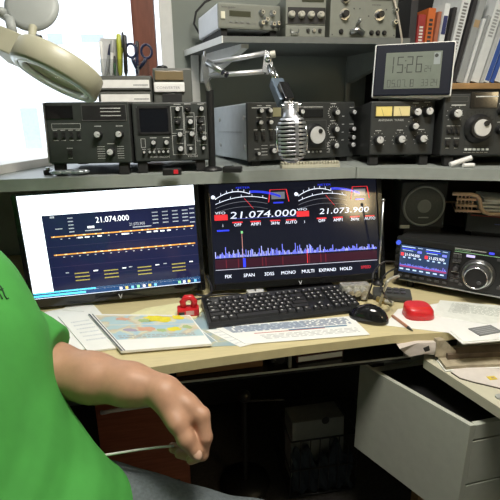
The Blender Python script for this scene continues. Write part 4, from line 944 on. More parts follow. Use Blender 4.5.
# keyboard
ka, kb_ = PZ(212,327,DZ+.008), PZ(367,312.5,DZ+.008); kd = (kb_-ka); KW = kd.length; KD = .158
t = thing('keyboard','black full-size computer keyboard on the desk before the monitors','keyboard',(ka.x-.008,ka.y,DZ+.0024),math.degrees(math.atan2(kd.y,kd.x))+2.5)
k = MB(); prof = [(0,0),(KD,0),(KD,.022),(KD*.9,.023),(.012,.012),(0,.008)]
k.add([(x,y,z) for x in (0,KW) for y,z in prof],[tuple(range(6)),tuple(range(11,5,-1))]+[(i,i+6,(i+1)%6+6,(i+1)%6) for i in range(6)],mat('keyboard_black',(.016,.017,.019),.35)); k.build('body',t)
KEY = mat('keycap_black',(.024,.025,.027),.45); KL = mat('keycap_print',(.5,.5,.5),.6)
slope = (.023-.012)/(KD*.9-.012)
def key(x,y,w_,d_,prt=True):
    z = .012+slope*(y-.012); T_ = Matrix.Translation((x,y,z)) @ Matrix.Rotation(math.atan(slope),4,'X')
    k = MB(); b0 = .0012; tpx=.0022
    k.add([(b0,b0,0),(w_-b0,b0,0),(w_-b0,d_-b0,0),(b0,d_-b0,0),(tpx,tpx+.0005,.0075),(w_-tpx,tpx+.0005,.0075),(w_-tpx,d_-tpx,.0082),(tpx,d_-tpx,.0082)],[(0,1,5,4),(1,2,6,5),(2,3,7,6),(3,0,4,7),(4,5,6,7)],KEY,T=T_)
    if prt: k.add([(w_*.28,d_*.5,.0085),(w_*.5,d_*.5,.0085),(w_*.5,d_*.78,.0087),(w_*.28,d_*.78,.0087)],[(0,1,2,3)],KL,T=T_)
    return k
rows_y = [.012+i*.0195 for i in range(6)]; kp = KW/22.9
keys = []
for r_ in range(6):
    y = rows_y[r_]+(.004 if r_==5 else 0); d_ = .0185
    if r_ == 0: spec = [1.25,1.25,1.25,6.25,1.25,1.25,1.25,1.25]
    elif r_ == 1: spec = [2.25]+[1]*10+[2.75]
    elif r_ == 2: spec = [1.75]+[1]*11+[2.25]
    elif r_ == 3: spec = [1.5]+[1]*12+[1.5]
    elif r_ == 4: spec = [1]*13+[2]
    else: spec = [1,-1,1,1,1,1,-.5,1,1,1,1,-.5,1,1,1,1]
    x = .008
    for w_ in spec:
        if w_ > 0: keys.append((x,y,w_*kp,d_,w_<2))
        x += abs(w_)*kp
    xs = .008+15.3*kp
    if r_ in (0,3,4,5): keys += [(xs+i*kp,y,kp,d_,True) for i in range(3)]
    if r_ == 1: keys.append((xs+kp,y,kp,d_,True))
    xs = .008+18.6*kp
    if r_ < 5: keys += [(xs+i*kp,y,kp,d_,True) for i in range(4)]
    else: keys += [(xs+i*kp,y,kp,d_,True) for i in range(3)]
for i,a_ in enumerate(keys[:98]): key(*a_).build('key',t)
rest = MB()
for a_ in keys[98:]:
    q_ = key(*a_)
    o_ = len(rest.v); rest.v += q_.v; rest.f += [[i+o_ for i in f] for f in q_.f]; rest.sm += q_.sm
    for mi in q_.mi: rest.mi.append(rest.slot(q_.mats[mi]))
if rest.v: rest.build('key',t)['kind'] = 'stuff'

# mouse
mc = PZ(371,320,DZ+.005); t = thing('computer_mouse','glossy black computer mouse right of the keyboard','mouse',(mc.x-.002,mc.y+.012,DZ+.0012),52)
b = bmesh.new(); bmesh.ops.create_uvsphere(b,u_segments=36,v_segments=20,radius=1)
for v in b.verts:
    x,y,z = v.co
    sh = .036*(1-.12*math.cos(2.2*y)*.6+.05*y)
    zz = z*.036*(1-.25*max(0,y)) if z>0 else max(z*.036,-.003)
    v.co = Vector((x*(.031+.004*y*y), y*.054, zz*1.15+.0035))
k = MB(); k.bm(b,BLKG,True); k.build('shell',t)
k = MB(); k.box(-.0006,.0006,.012,.050,.012,.0372,BLK); k.build('button_gap',t)
k = MB(); k.lathe([(.009,-.003),(.0095,0),(.009,.003)],mat('grey_rubber',(.12,.12,.12),.5),20,(0,.026,.0265),(1,0,0)); k.build('wheel',t)

# red things
rp_ = PZ(420,318,DZ); t = thing('red_case','bright red plastic case with flat slanted top, beside the mouse','case',(rp_.x,rp_.y+.012,DZ+.0012),-8)
RED = mat('bright_red_plastic',(.62,.018,.025),.35,coat=.2)
def squircle(sx,sy,z,n=32,p=3,ox=0,oy=0): return [(ox+sx*math.copysign(abs(math.cos(2*math.pi*i/n))**(2/p),math.cos(2*math.pi*i/n)), oy+sy*math.copysign(abs(math.sin(2*math.pi*i/n))**(2/p),math.sin(2*math.pi*i/n)), z) for i in range(n)]
def loft(k,rings,m,smooth=True):
    n=len(rings[0]); vs=[v for r_ in rings for v in r_]; fs=[]
    for j in range(len(rings)-1):
        for i in range(n): fs.append((j*n+i,j*n+(i+1)%n,(j+1)*n+(i+1)%n,(j+1)*n+i))
    fs.append(tuple(reversed(range(n)))); fs.append(tuple((len(rings)-1)*n+i for i in range(n))); k.add(vs,fs,m,smooth)
k = MB(); loft(k,[squircle(.039,.032,0),squircle(.041,.034,.003),squircle(.038,.031,.022,ox=-.001),squircle(.0345,.027,.031,ox=-.004,oy=.002)],RED,True); k.build('case_body',t)
k = MB(); loft(k,[squircle(.0345,.027,.0312,ox=-.004,oy=.002),squircle(.030,.023,.0345,ox=-.005,oy=.003)],mat('red_lid',(.66,.03,.025),.3),False); k.build('lid',t)
sp_ = PZ(190,317,DZ); t = thing('stamp_holder','small red stamp holder standing behind the map booklet','stamp',(sp_.x,sp_.y+.008,DZ+.0056),0)
MB().box(-.034,.026,-.017,.017,0,.022,RED,.004).build('base',t); MB().tube([(-.016,0,.020),(-.018,0,.038),(-.008,0,.050),(.006,0,.050),(.014,0,.038),(.012,0,.020)],.009,RED,10).build('handle',t); MB().box(-.010,.012,-.0185,-.0165,.005,.017,mat('red_white_label',(.6,.35,.33),.5)).build('label',t)
MB().box(-.030,-.014,-.0182,-.0165,.004,.014,mat('dark_cover',(.03,.03,.035),.5)).build('slot',t)
# pens on the desk
def lyingpen(p0,p1,r,m,mt,label,nm='pen',zz=DZ):
    A=PZ(*p0,zz+r); B=PZ(*p1,zz+r); A.z=B.z=zz+r; o=thing(nm,label,'pen',A); d=B-A; L=d.length; T_=d.to_track_quat('Z','Y').to_matrix().to_4x4()
    MB().lathe([(r*.6,0),(r,.004),(r,L-.022)],m,10,T=T_).build('barrel',o); MB().lathe([(r,L-.022),(r*.9,L-.018),(r*.2,L)],mt,10,T=T_).build('tip',o)
lyingpen((392,315.5),(413,331),.0042,mat('orange_brown_pen',(.42,.20,.12),.4),mat('dark_cover',(.03,.03,.035),.5),'orange-brown pencil between mouse and red case')
lyingpen((344,293),(359,309),.0042,mat('orange_pencil',(.60,.22,.06),.5),mat('tan_cover',(.42,.30,.17),.5),'orange pencil lying behind the mouse, right of the keyboard',nm='pencil')
# phone / handheld pad, connector
a = PZ(389,296,DZ); t = thing('remote_control','dark grey remote pad lying in front of the desk radio','remote',(a.x-.004,a.y-.012,DZ+.0012),-22)
DG = mat('dark_grey_plastic',(.055,.058,.054),.5)
k=MB(); k.box(-.05,.062,-.034,.034,0,.020,DG,.006); k.build('pad_body',t)
for i in range(4):
    for j in range(2): MB().box(-.03+i*.02,-.016+i*.02,-.018+j*.024,-.002+j*.024,.022,.025,mat('grey_key',(.07,.07,.075),.4),.001).build('key',t)
a = PZ(362,300,DZ); t = thing('coaxial_switch','silver metal coax switch with connectors behind the mouse','switch',(a.x-.01,a.y+.02,DZ+.0012),-3)
NI = mat('dull_nickel',(.55,.54,.48),.4,.5,var=.3,scale=120,bump=.5)
MB().box(-.055,.045,-.02,.03,.0,.012,BLK,.003).build('base',t); MB().box(-.050,.036,-.014,.02,.012,.044,NI,.004).build('body',t)
for x in (-.03,-.008,.014): MB().cyl((x,-.012,.030),(x,-.034,.026),.0105,NI).build('connector',t)
MB().cyl((.012,-.02,.022),(.016,-.026,.004),.010,NI).build('connector',t)
a = PZ(386,306,DZ); t = thing('coaxial_plug','brass and silver coax plug lying beside the silver switch','plug',(a.x+.0,a.y+.02,DZ+.0085),-50)
MB().cyl((-.02,0,0),(.006,0,0),.008,mat('brass',(.5,.40,.18),.3,.9)).build('plug_body',t); MB().cyl((.006,0,0),(.03,0,0),.0065,NI).build('collar',t)
for i,(px,lab) in enumerate(((252,'white cable plug behind the keyboard, left one of the pair'),(260,'white cable plug behind the keyboard, right one of the pair'))):
    a=PZ(px,299,DZ); k=MB(); k.box(-.012,.012,-.008,.02,.0,.024,WPL,.003); k.tube([(0,.02,.012),(0,.05,.01)],.003,WPL); tag(k.build('cable_plug',loc=(a.x,max(a.y,1.245)+.004*i,DZ+.0002),rot=(0,0,R(10-20*i))),lab,'plug')
# cables
def cable(pts,r,m,label,nm='cable'):
    P_=[Vector(p_) for p_ in pts]; out=[]
    for i in range(len(P_)-1):
        p0=P_[max(i-1,0)];p1=P_[i];p2=P_[i+1];p3=P_[min(i+2,len(P_)-1)]
        for j in range(6):
            s=j/6; out.append(.5*((2*p1)+(p2-p0)*s+(2*p0-5*p1+4*p2-p3)*s*s+(3*p1-p0-3*p2+p3)*s**3))
    out.append(P_[-1]); k=MB(); k.tube(out,r,m); tag(k.build(nm),label,'cable')
z=DZ+.0035
cable([PD(207,276,1.26),PD(212,290,1.22),PD(205,296,1.20),PD(196,294,1.22)],.0028,BLK,'thin black cable hanging between the two monitors')
cable([PZ(180,297,z),PZ(196,299,z),PZ(214,295,z),PZ(236,294,z),PZ(252,297,z)],.003,BLK,'black cable lying behind the keyboard')
c0=[PD(396,268,1.22),PD(386,274,1.20),PD(381,284,1.20),PD(384,294,1.19),PZ(392,303,z)]
cable(c0,.0024,BLK,'black cable curling down from the left side of the desk radio')
cable([PD(396,262,1.23),PD(384,262,1.22),PD(374,272,1.22),PD(372,284,1.22),PZ(366,300,z)],.0024,BLK,'black cable arching from the desk radio to the silver switch')
cable([PD(399,276,1.21),PD(390,279,1.20),PD(386,285,1.20),PZ(380,303,z)],0.004,NI,'silver coax lead beside the desk radio')

# papers on the right
k,c,p = sheet('s',[(398,309),(440,303),(520,318),(520,331),(452,333),(384,325)],DZ,.001,PAPER,'','')
tag(k.build('paper_sheet',loc=(c.x,c.y,DZ)),'large white sheet under the red case','paper')
k,c,p = sheet('s',[(440,300),(530,308),(525,330),(432,315)],DZ+.0011,.001,mat('cream_paper',(.79,.81,.76),.7),'','')
lines(k,p,c,.2,.7,.15,.6,9,.0012,mat('pale_ink2',(.42,.46,.42),.7),.4); lines(k,p,c,.15,.35,.1,.7,12,.0012,mat('pale_ink2',(.42,.46,.42),.7),.3)
tag(k.build('document',loc=(c.x,c.y,DZ+.0011)),'printed white document lying in front of the desk radio','paper')
# stack overhanging the desk front
k = MB(); 
pts = [(449.5,331),(500,322),(545,318),(548,345),(500,339),(463,342)]
wp = [PZ(px,py,DZ+.0095) for px,py in pts]; c = sum(wp,Vector())/6
for i in range(6):
    s_=1-.012*(i%3); dx_=random.uniform(-.003,.003)
    k.prism([((p_.x-c.x)*s_+dx_,(p_.y-c.y)*s_+dx_) for p_ in wp],(.0012*i),(.0012*i)+.0011,PAPER if i%2 else mat('cream_paper',(.79,.81,.76),.7))
tag(k.build('paper_stack',loc=(c.x,c.y,DZ+.0022)),'stack of white papers overhanging the desk at the right edge','papers')
a = PZ(484,329,DZ+.015); k = MB(); k.box(-.03,.04,-.02,.02,0,.002,mat('grey_card2',(.20,.21,.21),.5),.0005)
for i in range(4): k.box(-.024,.03,-.014+.008*i,-.012+.008*i,.002,.0023,INKG)
tag(k.build('grey_card',loc=(a.x,a.y,DZ+.0096),rot=(0,0,R(8))),'grey printed card lying on the white paper stack','card')

# crumpled scraps between desk and side table
def crumple(name,pxs,y,zlo,label,m,seed,z0=None):
    rnd=random.Random(seed); P_=[PY(px,py,y) for px,py in pxs]; c=sum(P_,Vector())/len(P_)
    k=MB(); n=len(P_); vs=[]
    for q_ in P_: vs.append((q_.x-c.x,q_.y-c.y+rnd.uniform(-.006,.006),q_.z-c.z))
    for q_ in P_: vs.append(((q_.x-c.x)*.9,q_.y-c.y+.05+rnd.uniform(-.01,.02),(q_.z-c.z)*.9))
    fs=[tuple(range(n)),tuple(range(2*n-1,n-1,-1))]+[(i,i+n,(i+1)%n+n,(i+1)%n) for i in range(n)]
    k.add(vs,fs,m); return k,c
TORN = mat('torn_pinkish_paper',(.58,.52,.48),.8,var=.12,scale=30,bump=.6); KRAFT = mat('crumpled_kraft_paper',(.36,.31,.22),.8,var=.25,scale=40,bump=.8)
k,c=crumple('a',[(399,348),(418,344),(438,343),(441,349),(437,355),(424,354),(410,357),(404,353)],.945,0,'',TORN,1)
hole=[PY(423,348,.938),PY(429,345.5,.938),PY(430,350.5,.938),PY(425,352,.938)]
k.add([(h_.x-c.x,h_.y-c.y,h_.z-c.z) for h_ in hole],[(0,1,2,3)],BLK)
t=tag(k.build('torn_paper',loc=c),'torn pinkish paper with dark hole hanging under the desk corner','paper')
k,c=crumple('b',[(439,342),(446,341),(455,350),(452,356),(441,359),(436,357)],.935,0,'',KRAFT,2)
tag(k.build('crumpled_paper',loc=c),'crumpled brown paper at the desk corner above the side table','paper')
k = MB(); pts=[(436,353),(452,356),(500,352),(530,356),(530,362),(468,364),(446,366)]
wp=[PZ(px,py,.688) for px,py in pts]; c=sum(wp,Vector())/len(wp)
k.prism([(p_.x-c.x,p_.y-c.y) for p_ in wp],0,.004,mat('cream_paper',(.79,.81,.76),.7)); k.prism([((p_.x-c.x)*.97,(p_.y-c.y)*.97+.004) for p_ in wp],.0042,.012,KRAFT); k.prism([((p_.x-c.x)*.95+.02,(p_.y-c.y)*.8+.03) for p_ in wp],.0122,.026,mat('brown_shadow',(.13,.095,.065),.7,var=.2))  # dark brown top slab stands in for shadow among the folders
tag(k.build('folder_pile',loc=(c.x,c.y,.6702)),'flat pile of folders with painted brown shadow on the side table under the paper stack','folders')
# insole-shaped pad with sticker
pts=[(451,371.5),(456,367.5),(466,365.5),(478,366),(490,368),(505,369),(520,380),(512,391),(500,387.5),(487,384.5),(474,381.5),(460,377.5)]
wp=[PZ(px,py,.6745) for px,py in pts]; c=sum(wp,Vector())/len(wp)
t=thing('white_pad','white rounded pad with yellow sticker lying on the side table','pad',(c.x,c.y,.6702))
k=MB(); k.prism([(p_.x-c.x,p_.y-c.y) for p_ in wp],0,.0032,mat('dark_edge',(.08,.06,.05),.6)); k.prism([((p_.x-c.x)*.993,(p_.y-c.y)*.993) for p_ in wp],.0032,.0044,mat('pinkish_white_pad',(.66,.61,.57),.6)); k.build('pad',t)
a=PZ(492,378,.675)-c; k=MB(); k.box(a.x-.010,a.x+.010,a.y-.007,a.y+.007,.0044,.0056,mat('yellow_sticker',(.68,.52,.05),.5),.0004); k.box(a.x-.002,a.x+.005,a.y-.003,a.y+.003,.0056,.0058,mat('tan_cover',(.42,.30,.17),.5)); k.build('sticker',t)
a=PZ(499,396,.672); k=MB(); loft(k,[squircle(.014,.009,0),squircle(.014,.009,.004)],mat('grey_eraser',(.36,.38,.36),.6),False); tag(k.build('eraser',loc=(a.x+.004,a.y-.004,.6702)),'small grey eraser at the front of the side table','eraser')

# ------------------------------------------------------------------ under the desk
A = PZ(470.5,426,.60)
t = thing('drawer_unit','white drawer box on wooden legs under the side table','drawers',(A.x,A.y,0),6)
WHL = mat('white_laminate_panel',(.50,.52,.45),.45,var=.04); LGW = mat('leg_wood',(.42,.24,.08),.5,var=.2,scale=12)
sx_, sy_ = -.117, .305
MB().prism([(0,0),(.013,0),(.013+sx_,sy_),(sx_,sy_)],.315,.60,WHL).build('side_panel',t)
MB().prism([(.013,.014),(.339,.014),(.339,sy_-.012),(.013+sx_,sy_-.012)],.316,.326,WHL).build('bottom_panel',t)
MB().prism([(.339,0),(.352,0),(.352,sy_),(.339,sy_)],.315,.60,WHL).build('side_panel',t)
MB().prism([(.013+sx_,sy_-.012),(.339,sy_-.012),(.339,sy_),(.013+sx_,sy_)],.326,.58,WHL).build('back_panel',t)
MB().prism([(.010,.015),(.339,.015),(.339,sy_-.013),(.014+sx_,sy_-.013)],.565,.572,BLK).build('interior_shade_board',t)  # black board added to imitate the shade inside the open top
MB().box(.0135,.3385,.0,.014,.558,.599,WHL,.002).build('top_rail',t)
for z0,z1 in ((.430,.554),(.318,.426)):
    d=MB().box(.0135,.3385,.0,.014,z0,z1,WHL,.002).build('drawer',t); MB().tube([(.15,-.001,(z0+z1)/2),(.15,-.02,(z0+z1)/2),(.22,-.02,(z0+z1)/2),(.22,-.001,(z0+z1)/2)],.004,SILV).build('handle',d)
for x,y in ((.02,.12),(.32,.12),(.10,.26),(.32,.26)): MB().box(x-.018,x+.018,y-.018,y+.018,0,.315,LGW,.002).build('leg',t)
# red-brown drawer cabinet left
a=PY(93,404,1.16); 
t = thing('wooden_cabinet','dark red-brown wooden drawer cabinet under the left part of the desk','cabinet',(a.x-.0,1.16,0),3)
RBR = mat('mahogany_front',(.26,.080,.042),.45,var=.25,scale=10,stretch=(1,1,12))
HZ=PY(112,407,1.13).z
MB().box(0,.265,.018,.45,.02,.71,RBR,.003).build('case',t)
for i,(z0,z1) in enumerate(((.30,.705),(.03,.295))):
    d=MB().box(.004,.261,0,.018,z0,z1,RBR,.003).build('drawer',t)
    zc=HZ-.022 if i==0 else (z0+z1)/2
    MB().tube([(.022,0,zc-.012),(.024,-.016,zc-.006),(.05,-.026,zc+.004),(.10,-.03,zc+.008),(.155,-.03,zc+.010),(.205,-.026,zc+.008),(.228,0,zc+.004)],.0055,mat('white_pen_plastic',(.75,.75,.74),.35) if i==0 else BLK).build('handle',d)
# wire basket with grey binder and cloth
BW=mat('black_wire',(.012,.012,.012),.4)
a=PZ(296,500,.03); t=thing('wire_basket','black wire basket on the floor far under the desk','basket',(.30,1.20,0),2)
X,Y_,Z_=.235,.22,.24
for z in (.01,.12,Z_): k=MB(); k.tube([(0,0,z),(X,0,z),(X,Y_,z),(0,Y_,z),(0,0,z)],.0035,BW,6); k.build('hoop',t)
for i in range(8): k=MB(); x=X*i/7; k.tube([(x,0,Z_),(x,0,.01),(x,Y_,.01),(x,Y_,Z_)],.0022,BW,5); k.build('wire',t)
for sx in (X,): k=MB(); k.tube([(X,.0,Z_),(X+.02,.02,Z_+.07),(X+.03,.12,Z_+.05),(X,.20,Z_)],.004,BW,6); k.build('handle',t)
k=MB(); k.box(0,.19,0,.10,0,.245,mat('grey_box_card',(.33,.34,.31),.7),.003); k.lathe([(.014,0),(.014,.001)],DK,16,(.12,-.001,.24),(0,-1,0)); tag(k.build('document_box',loc=(.32,1.25,.0145),rot=(R(-4),0,R(3))),'pale grey document box standing in the wire basket','box')
k=MB(); rnd=random.Random(4); nx,nz=28,16; vs=[]; fs=[]
for iy,y0 in enumerate((0,.022)):
    for b in range(nz+1):
        for a_ in range(nx+1):
            f_=a_/nx; top=.15+.03*math.sin(f_*11)+.02*math.sin(f_*27+1)
            vs.append((.012+.21*f_+.003*math.sin(b*1.3), .012+y0+(0 if iy else .008*math.sin(f_*30+b*.5)+rnd.uniform(-.002,.002)), .014+top*b/nz))
N_=(nx+1)*(nz+1)
for b in range(nz):
    for a_ in range(nx):
        q0=b*(nx+1)+a_; fs.append((q0,q0+1,q0+nx+2,q0+nx+1)); fs.append((N_+q0,N_+q0+nx+1,N_+q0+nx+2,N_+q0+1))
for a_ in range(nx): fs.append((nz*(nx+1)+a_,nz*(nx+1)+a_+1,N_+nz*(nx+1)+a_+1,N_+nz*(nx+1)+a_)); fs.append((a_+1,a_,N_+a_,N_+a_+1))
k.add(vs,fs,mat('blue_grey_cloth',(.035,.05,.065),.9),True)
tag(k.build('cloth',loc=(.30,1.20,.0)),'dark blue-grey cloth bundled in front of the wire basket box','cloth')
a=PY(244,396,1.30); t=thing('floor_stand','black stand with round knob under the desk, left of the basket','stand',(a.x,1.30,0))
MB().cyl((0,0,.012),(0,0,a.z),.009,BW).build('pole',t); MB().ball((0,0,a.z+.0),.022,BW).build('knob',t); MB().lathe([(.09,0),(.09,.01),(.02,.018)],BW,28).build('base',t); MB().cyl((0,0,a.z-.02),(.14,.0,a.z-.03),.004,BW).build('arm',t)
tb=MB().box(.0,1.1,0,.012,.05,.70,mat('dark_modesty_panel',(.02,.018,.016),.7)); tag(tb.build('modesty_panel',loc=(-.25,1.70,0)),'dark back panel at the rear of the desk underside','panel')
# ------------------------------------------------------------------ person (smooth blended surfaces on a fine lattice)
def rcone(Pg, a, b, ra, rb):
    a = np.array(a, np.float32); b = np.array(b, np.float32); ba = b-a; l2 = float(ba@ba)+1e-12
    pa = Pg-a; h = np.clip((pa@ba)/l2, 0, 1)
    return np.linalg.norm(pa-h[..., None]*ba, axis=-1) - (ra+(rb-ra)*h)
def ellip(Pg, c, r, M=None):
    q = Pg-np.array(c, np.float32)
    if M is not None: q = q@np.array(M, np.float32)
    r = np.array(r, np.float32); k0 = np.linalg.norm(q/r, axis=-1); k1 = np.linalg.norm(q/(r*r), axis=-1)+1e-9
    return k0*(k0-1)/k1
def smin(a, b, k):
    h = np.maximum(k-np.abs(a-b), 0)/k
    return np.minimum(a, b)-h*h*k*.25
def surf(fn, lo, hi, s):
    lo = np.array(lo); n = np.ceil((np.array(hi)-lo)/s).astype(int)+1
    g = np.stack(np.meshgrid(*[lo[i]+np.arange(n[i])*s for i in range(3)], indexing='ij'), -1).astype(np.float32)
    d = fn(g).astype(np.float32); d = np.where(np.abs(d) < 1e-7, 1e-7, d)
    ins = d < 0; c = n-1
    acc = np.zeros((*c, 3)); cnt = np.zeros(c)
    offs = [(i,j,k) for i in (0,1) for j in (0,1) for k in (0,1)]
    sl = lambda o: tuple(slice(o[a], o[a]+c[a]) for a in range(3))
    for o in offs:
        for ax in range(3):
            if o[ax]: continue
            o2 = list(o); o2[ax] = 1
            d0 = d[sl(o)]; d1 = d[sl(o2)]; m = (d0 < 0) != (d1 < 0)
            t_ = np.where(m, d0/np.where(m, d0-d1, 1), 0)
            for a in range(3):
                acc[..., a] += np.where(m, o[a]+(t_ if a == ax else 0), 0)
            cnt += m
    act = cnt > 0; idx = -np.ones(c, int); idx[act] = np.arange(act.sum())
    base = np.argwhere(act); vs = lo+(base+acc[act]/cnt[act][:, None])*s
    fs = []
    for ax in range(3):
        b_, c_ = (ax+1) % 3, (ax+2) % 3
        s0 = [slice(None)]*3; s1 = [slice(None)]*3; s0[ax] = slice(0, -1); s1[ax] = slice(1, None)
        ch = ins[tuple(s0)] != ins[tuple(s1)]
        e = np.argwhere(ch); ok = (e[:, b_] > 0) & (e[:, c_] > 0) & (e[:, b_] < c[b_]) & (e[:, c_] < c[c_]); e = e[ok]
        fl = ins[tuple(s0)][tuple(e.T)]
        def id_(db, dc):
            q = e.copy(); q[:, b_] += db; q[:, c_] += dc; return idx[tuple(q.T)]
        Q = np.stack([id_(-1,-1), id_(0,-1), id_(0,0), id_(-1,0)], 1)
        Q[~fl] = Q[~fl][:, ::-1]; fs.append(Q)
    F_ = np.concatenate(fs); return vs, F_
def mesh_np(name, parts, m, parent, org):
    V = []; Fc = []; o = 0
    for v, f in parts: V.append(v); Fc.append(f+o); o += len(v)
    V = np.concatenate(V)-np.array(org); Fc = np.concatenate(Fc)
    me = bpy.data.meshes.new(name); me.from_pydata(V.tolist(), [], Fc.tolist()); me.materials.append(m)
    me.polygons.foreach_set('use_smooth', [True]*len(me.polygons)); me.update()
    ob = bpy.data.objects.new(name, me); COL.objects.link(ob); 
    if parent: ob.parent = parent
    return ob
def chain(g, pts, rs, k=.03, d=None):
    for i in range(len(pts)-1):
        e = rcone(g, pts[i], pts[i+1], rs[i], rs[i+1]); d = e if d is None else smin(d, e, k)
    return d
D = lambda px, py, d: np.array(PD(px, py, d))
LSH = D(-72,243,.95); LEL = D(18,364,.925); LWR = D(160,390,.835)
TL = [D(40,520,.80), D(-3,462,.80), D(-32,405,.80), D(-36,352,.81), D(-54,305,.83), D(-80,252,.87)]
RV = TL[3]-D(-36,352,.66); sh = np.array([-.04,-.17,0])
TR_ = [p+sh for p in TL]
RSH = LSH+np.array([-.10,-.36,.0]); NECK = (LSH+RSH)/2+np.array([-.02,0,.05]); HEAD = NECK+np.array([.05,-.01,.17])
REL = RSH+np.array([.06,-.06,-.28]); RWR = REL+np.array([.17,.02,-.05])
LHIP = D(26,490,.88); LKN = D(262,547,.87); RHIP = LHIP+np.array([0,-.19,0]); RKN = RHIP+np.array([.40,-.10,-.03])
LAN = np.array([LKN[0]-.02, LKN[1]+.03, .09]); RAN = np.array([RKN[0]+.02, RKN[1]-.02, .09])
CH_R = [.128,.128,.128,.124,.118,.105]

# --- hand and forearm, fine lattice
H3 = lambda px, py, d: D(px, py, d)
KN = {'index': [(202,415,.815),(205,437,.812),(202,454,.818),(191,460,.828)],
      'middle':[(199,415,.838),(201,441,.836),(195,457,.842),(179,454,.844)],
      'ring':  [(197,413,.860),(199,440,.862),(188,453,.862),(173,449,.858)],
      'little':[(192,414,.880),(192,436,.884),(184,448,.882),(172,446,.876)]}
FR = {'index':[.0140,.0132,.0115,.0085],'middle':[.0122,.0115,.0102,.0082],'ring':[.0118,.0108,.0095,.0078],'little':[.0108,.0095,.0082,.0068]}
TH = [(167,401,.818),(177,423,.798),(186,439,.796),(195.5,452.5,.800)]; TR = [.0180,.0165,.0150,.0122]
def hand(g):
    d = chain(g, [LEL+(LWR-LEL)*t_ for t_ in (-.02,.25,.55,.8,1)], [.055,.051,.0435,.036,.0305], .03)
    W0 = H3(165,386,.835)
    for i, n in enumerate(KN):
        p = [H3(*q_) for q_ in KN[n]]
        w = H3(*[(168,394,.823),(168,394,.833),(167,395,.843),(166,396,.853)][i])
        mid = w+(p[0]-w)*.55
        d = smin(d, chain(g, [w, mid, p[0]], [.0185,.0160,.0135], .012), .022)
    d = smin(d, rcone(g, H3(168,396,.828), H3(193,412,.835), .022, .014), .02)
    th = chain(g, [H3(*q_) for q_ in TH], TR, .008)
    d = smin(d, th, .011)
    d = smin(d, rcone(g, H3(162,394,.822), H3(171,412,.812), .020, .0165), .018)
    d = smin(d, rcone(g, H3(176,418,.806), H3(196,416,.818), .008, .009), .018)      # web between thumb and index
    for n in KN:
        p = [H3(*q_) for q_ in KN[n]]; f_ = chain(g, p, FR[n], .005)
        d = smin(d, f_, .0055)
    kn = None
    d = smin(d, rcone(g, H3(182,424,.816), H3(200,442,.822), .0115, .0105), .012)
    for n in (): d = smin(d, np.linalg.norm(g-np.array(H3(*KN[n][0])+np.array([.002,0,.003]), np.float32), axis=-1)-.0118, .008)
    d = smin(d, rcone(g, H3(186,420,.832), H3(200,440,.832), .014, .0125), .012)
    return d
allp = [H3(*q_) for n in KN for q_ in KN[n]]+[H3(*q_) for q_ in TH]+[LWR, LEL]
lo = np.min(allp, 0)-.07; hi = np.max(allp, 0)+.07
lo[0] = LEL[0]-.02
hand_mesh = surf(hand, lo, hi, .0022)

def body(g):
    d = chain(g, TL[:5], [r-.03 for r in CH_R[:5]], .06)
    d = smin(d, chain(g, TR_[:5], [r-.03 for r in CH_R[:5]], .06), .12)
    d = smin(d, rcone(g, LSH+[-.02,-.03,-.02], RSH+[-.02,.03,-.02], .058, .058), .08)
    d = smin(d, chain(g, [LSH,(LSH+LEL)/2,LEL], [.058,.052,.046], .04), .05)
    d = smin(d, chain(g, [RSH,(RSH+REL)/2,REL,REL+(RWR-REL)*.4,RWR], [.058,.052,.046,.045,.030], .04), .05)
    # right hand resting on the thigh
    fw = (RWR-REL)/np.linalg.norm(RWR-REL); sd = np.array([0,1.,0])
    d = smin(d, rcone(g, RWR+fw*.02, RWR+fw*.09+[0,0,-.015], .034, .034), .02)
    for i, (o_, L_) in enumerate(((.028,.072),(.009,.08),(-.010,.076),(-.028,.06))):
        a_ = RWR+fw*.09+sd*o_+[0,0,-.012]; b_ = a_+fw*L_*.55+[0,0,-.012]; c_ = b_+fw*L_*.35+[0,0,-.03]
        d = smin(d, chain(g, [a_,b_,c_], [.0105,.0095,.008], .006), .008)
    a_ = RWR+fw*.035+sd*.03; d = smin(d, chain(g, [a_, a_+fw*.035+sd*.025+[0,0,-.008], a_+fw*.07+sd*.028+[0,0,-.018]], [.014,.012,.0095], .01), .014)
    # neck and head
    d = smin(d, rcone(g, NECK+[0,0,-.05], HEAD+[-.02,0,-.06], .062, .055), .05)
    d = smin(d, ellip(g, HEAD+[-.015,0,.03], (.098,.078,.105)), .03)
    d = smin(d, ellip(g, HEAD+[.03,0,-.045], (.062,.058,.062)), .05)
    d = smin(d, rcone(g, HEAD+[.080,0,.02], HEAD+[.100,0,-.018], .010, .015), .018)      # nose
    d = smin(d, rcone(g, HEAD+[.072,-.03,.040], HEAD+[.072,.03,.040], .014, .014), .02)     # brow
    d = smin(d, rcone(g, HEAD+[.078,-.018,-.055], HEAD+[.078,.018,-.055], .009, .009), .012) # lips
    for s_ in (-1,1):
        d = smin(d, ellip(g, HEAD+[-.012,.080*s_,.0], (.020,.010,.032)), .010)
        d = np.maximum(d, -(np.linalg.norm(g-np.array(HEAD+[.083,.030*s_,.018], np.float32), axis=-1)-.012))
    # pelvis, legs, feet
    d = smin(d, rcone(g, LHIP+[-.05,-.02,.0], RHIP+[-.05,.02,.0], .09, .09), .06)
    for hp, kn_, an in ((LHIP,LKN,LAN),(RHIP,RKN,RAN)):
        d = smin(d, chain(g, [hp, kn_, kn_+(an-kn_)*.35, an], [.075,.052,.050,.034], .04), .05)
        d = smin(d, rcone(g, an+[0,0,-.05], an+[.13,0,-.062], .030, .022), .03)
    return d
bl_ = [np.min([LAN,RAN,RSH,HEAD,TL[5],TL[0],REL], 0)-.22, np.max([LKN,RKN,LSH,HEAD], 0)+.20]
bl_[0][2] = -.0; bl_[1][2] = HEAD[2]+.2
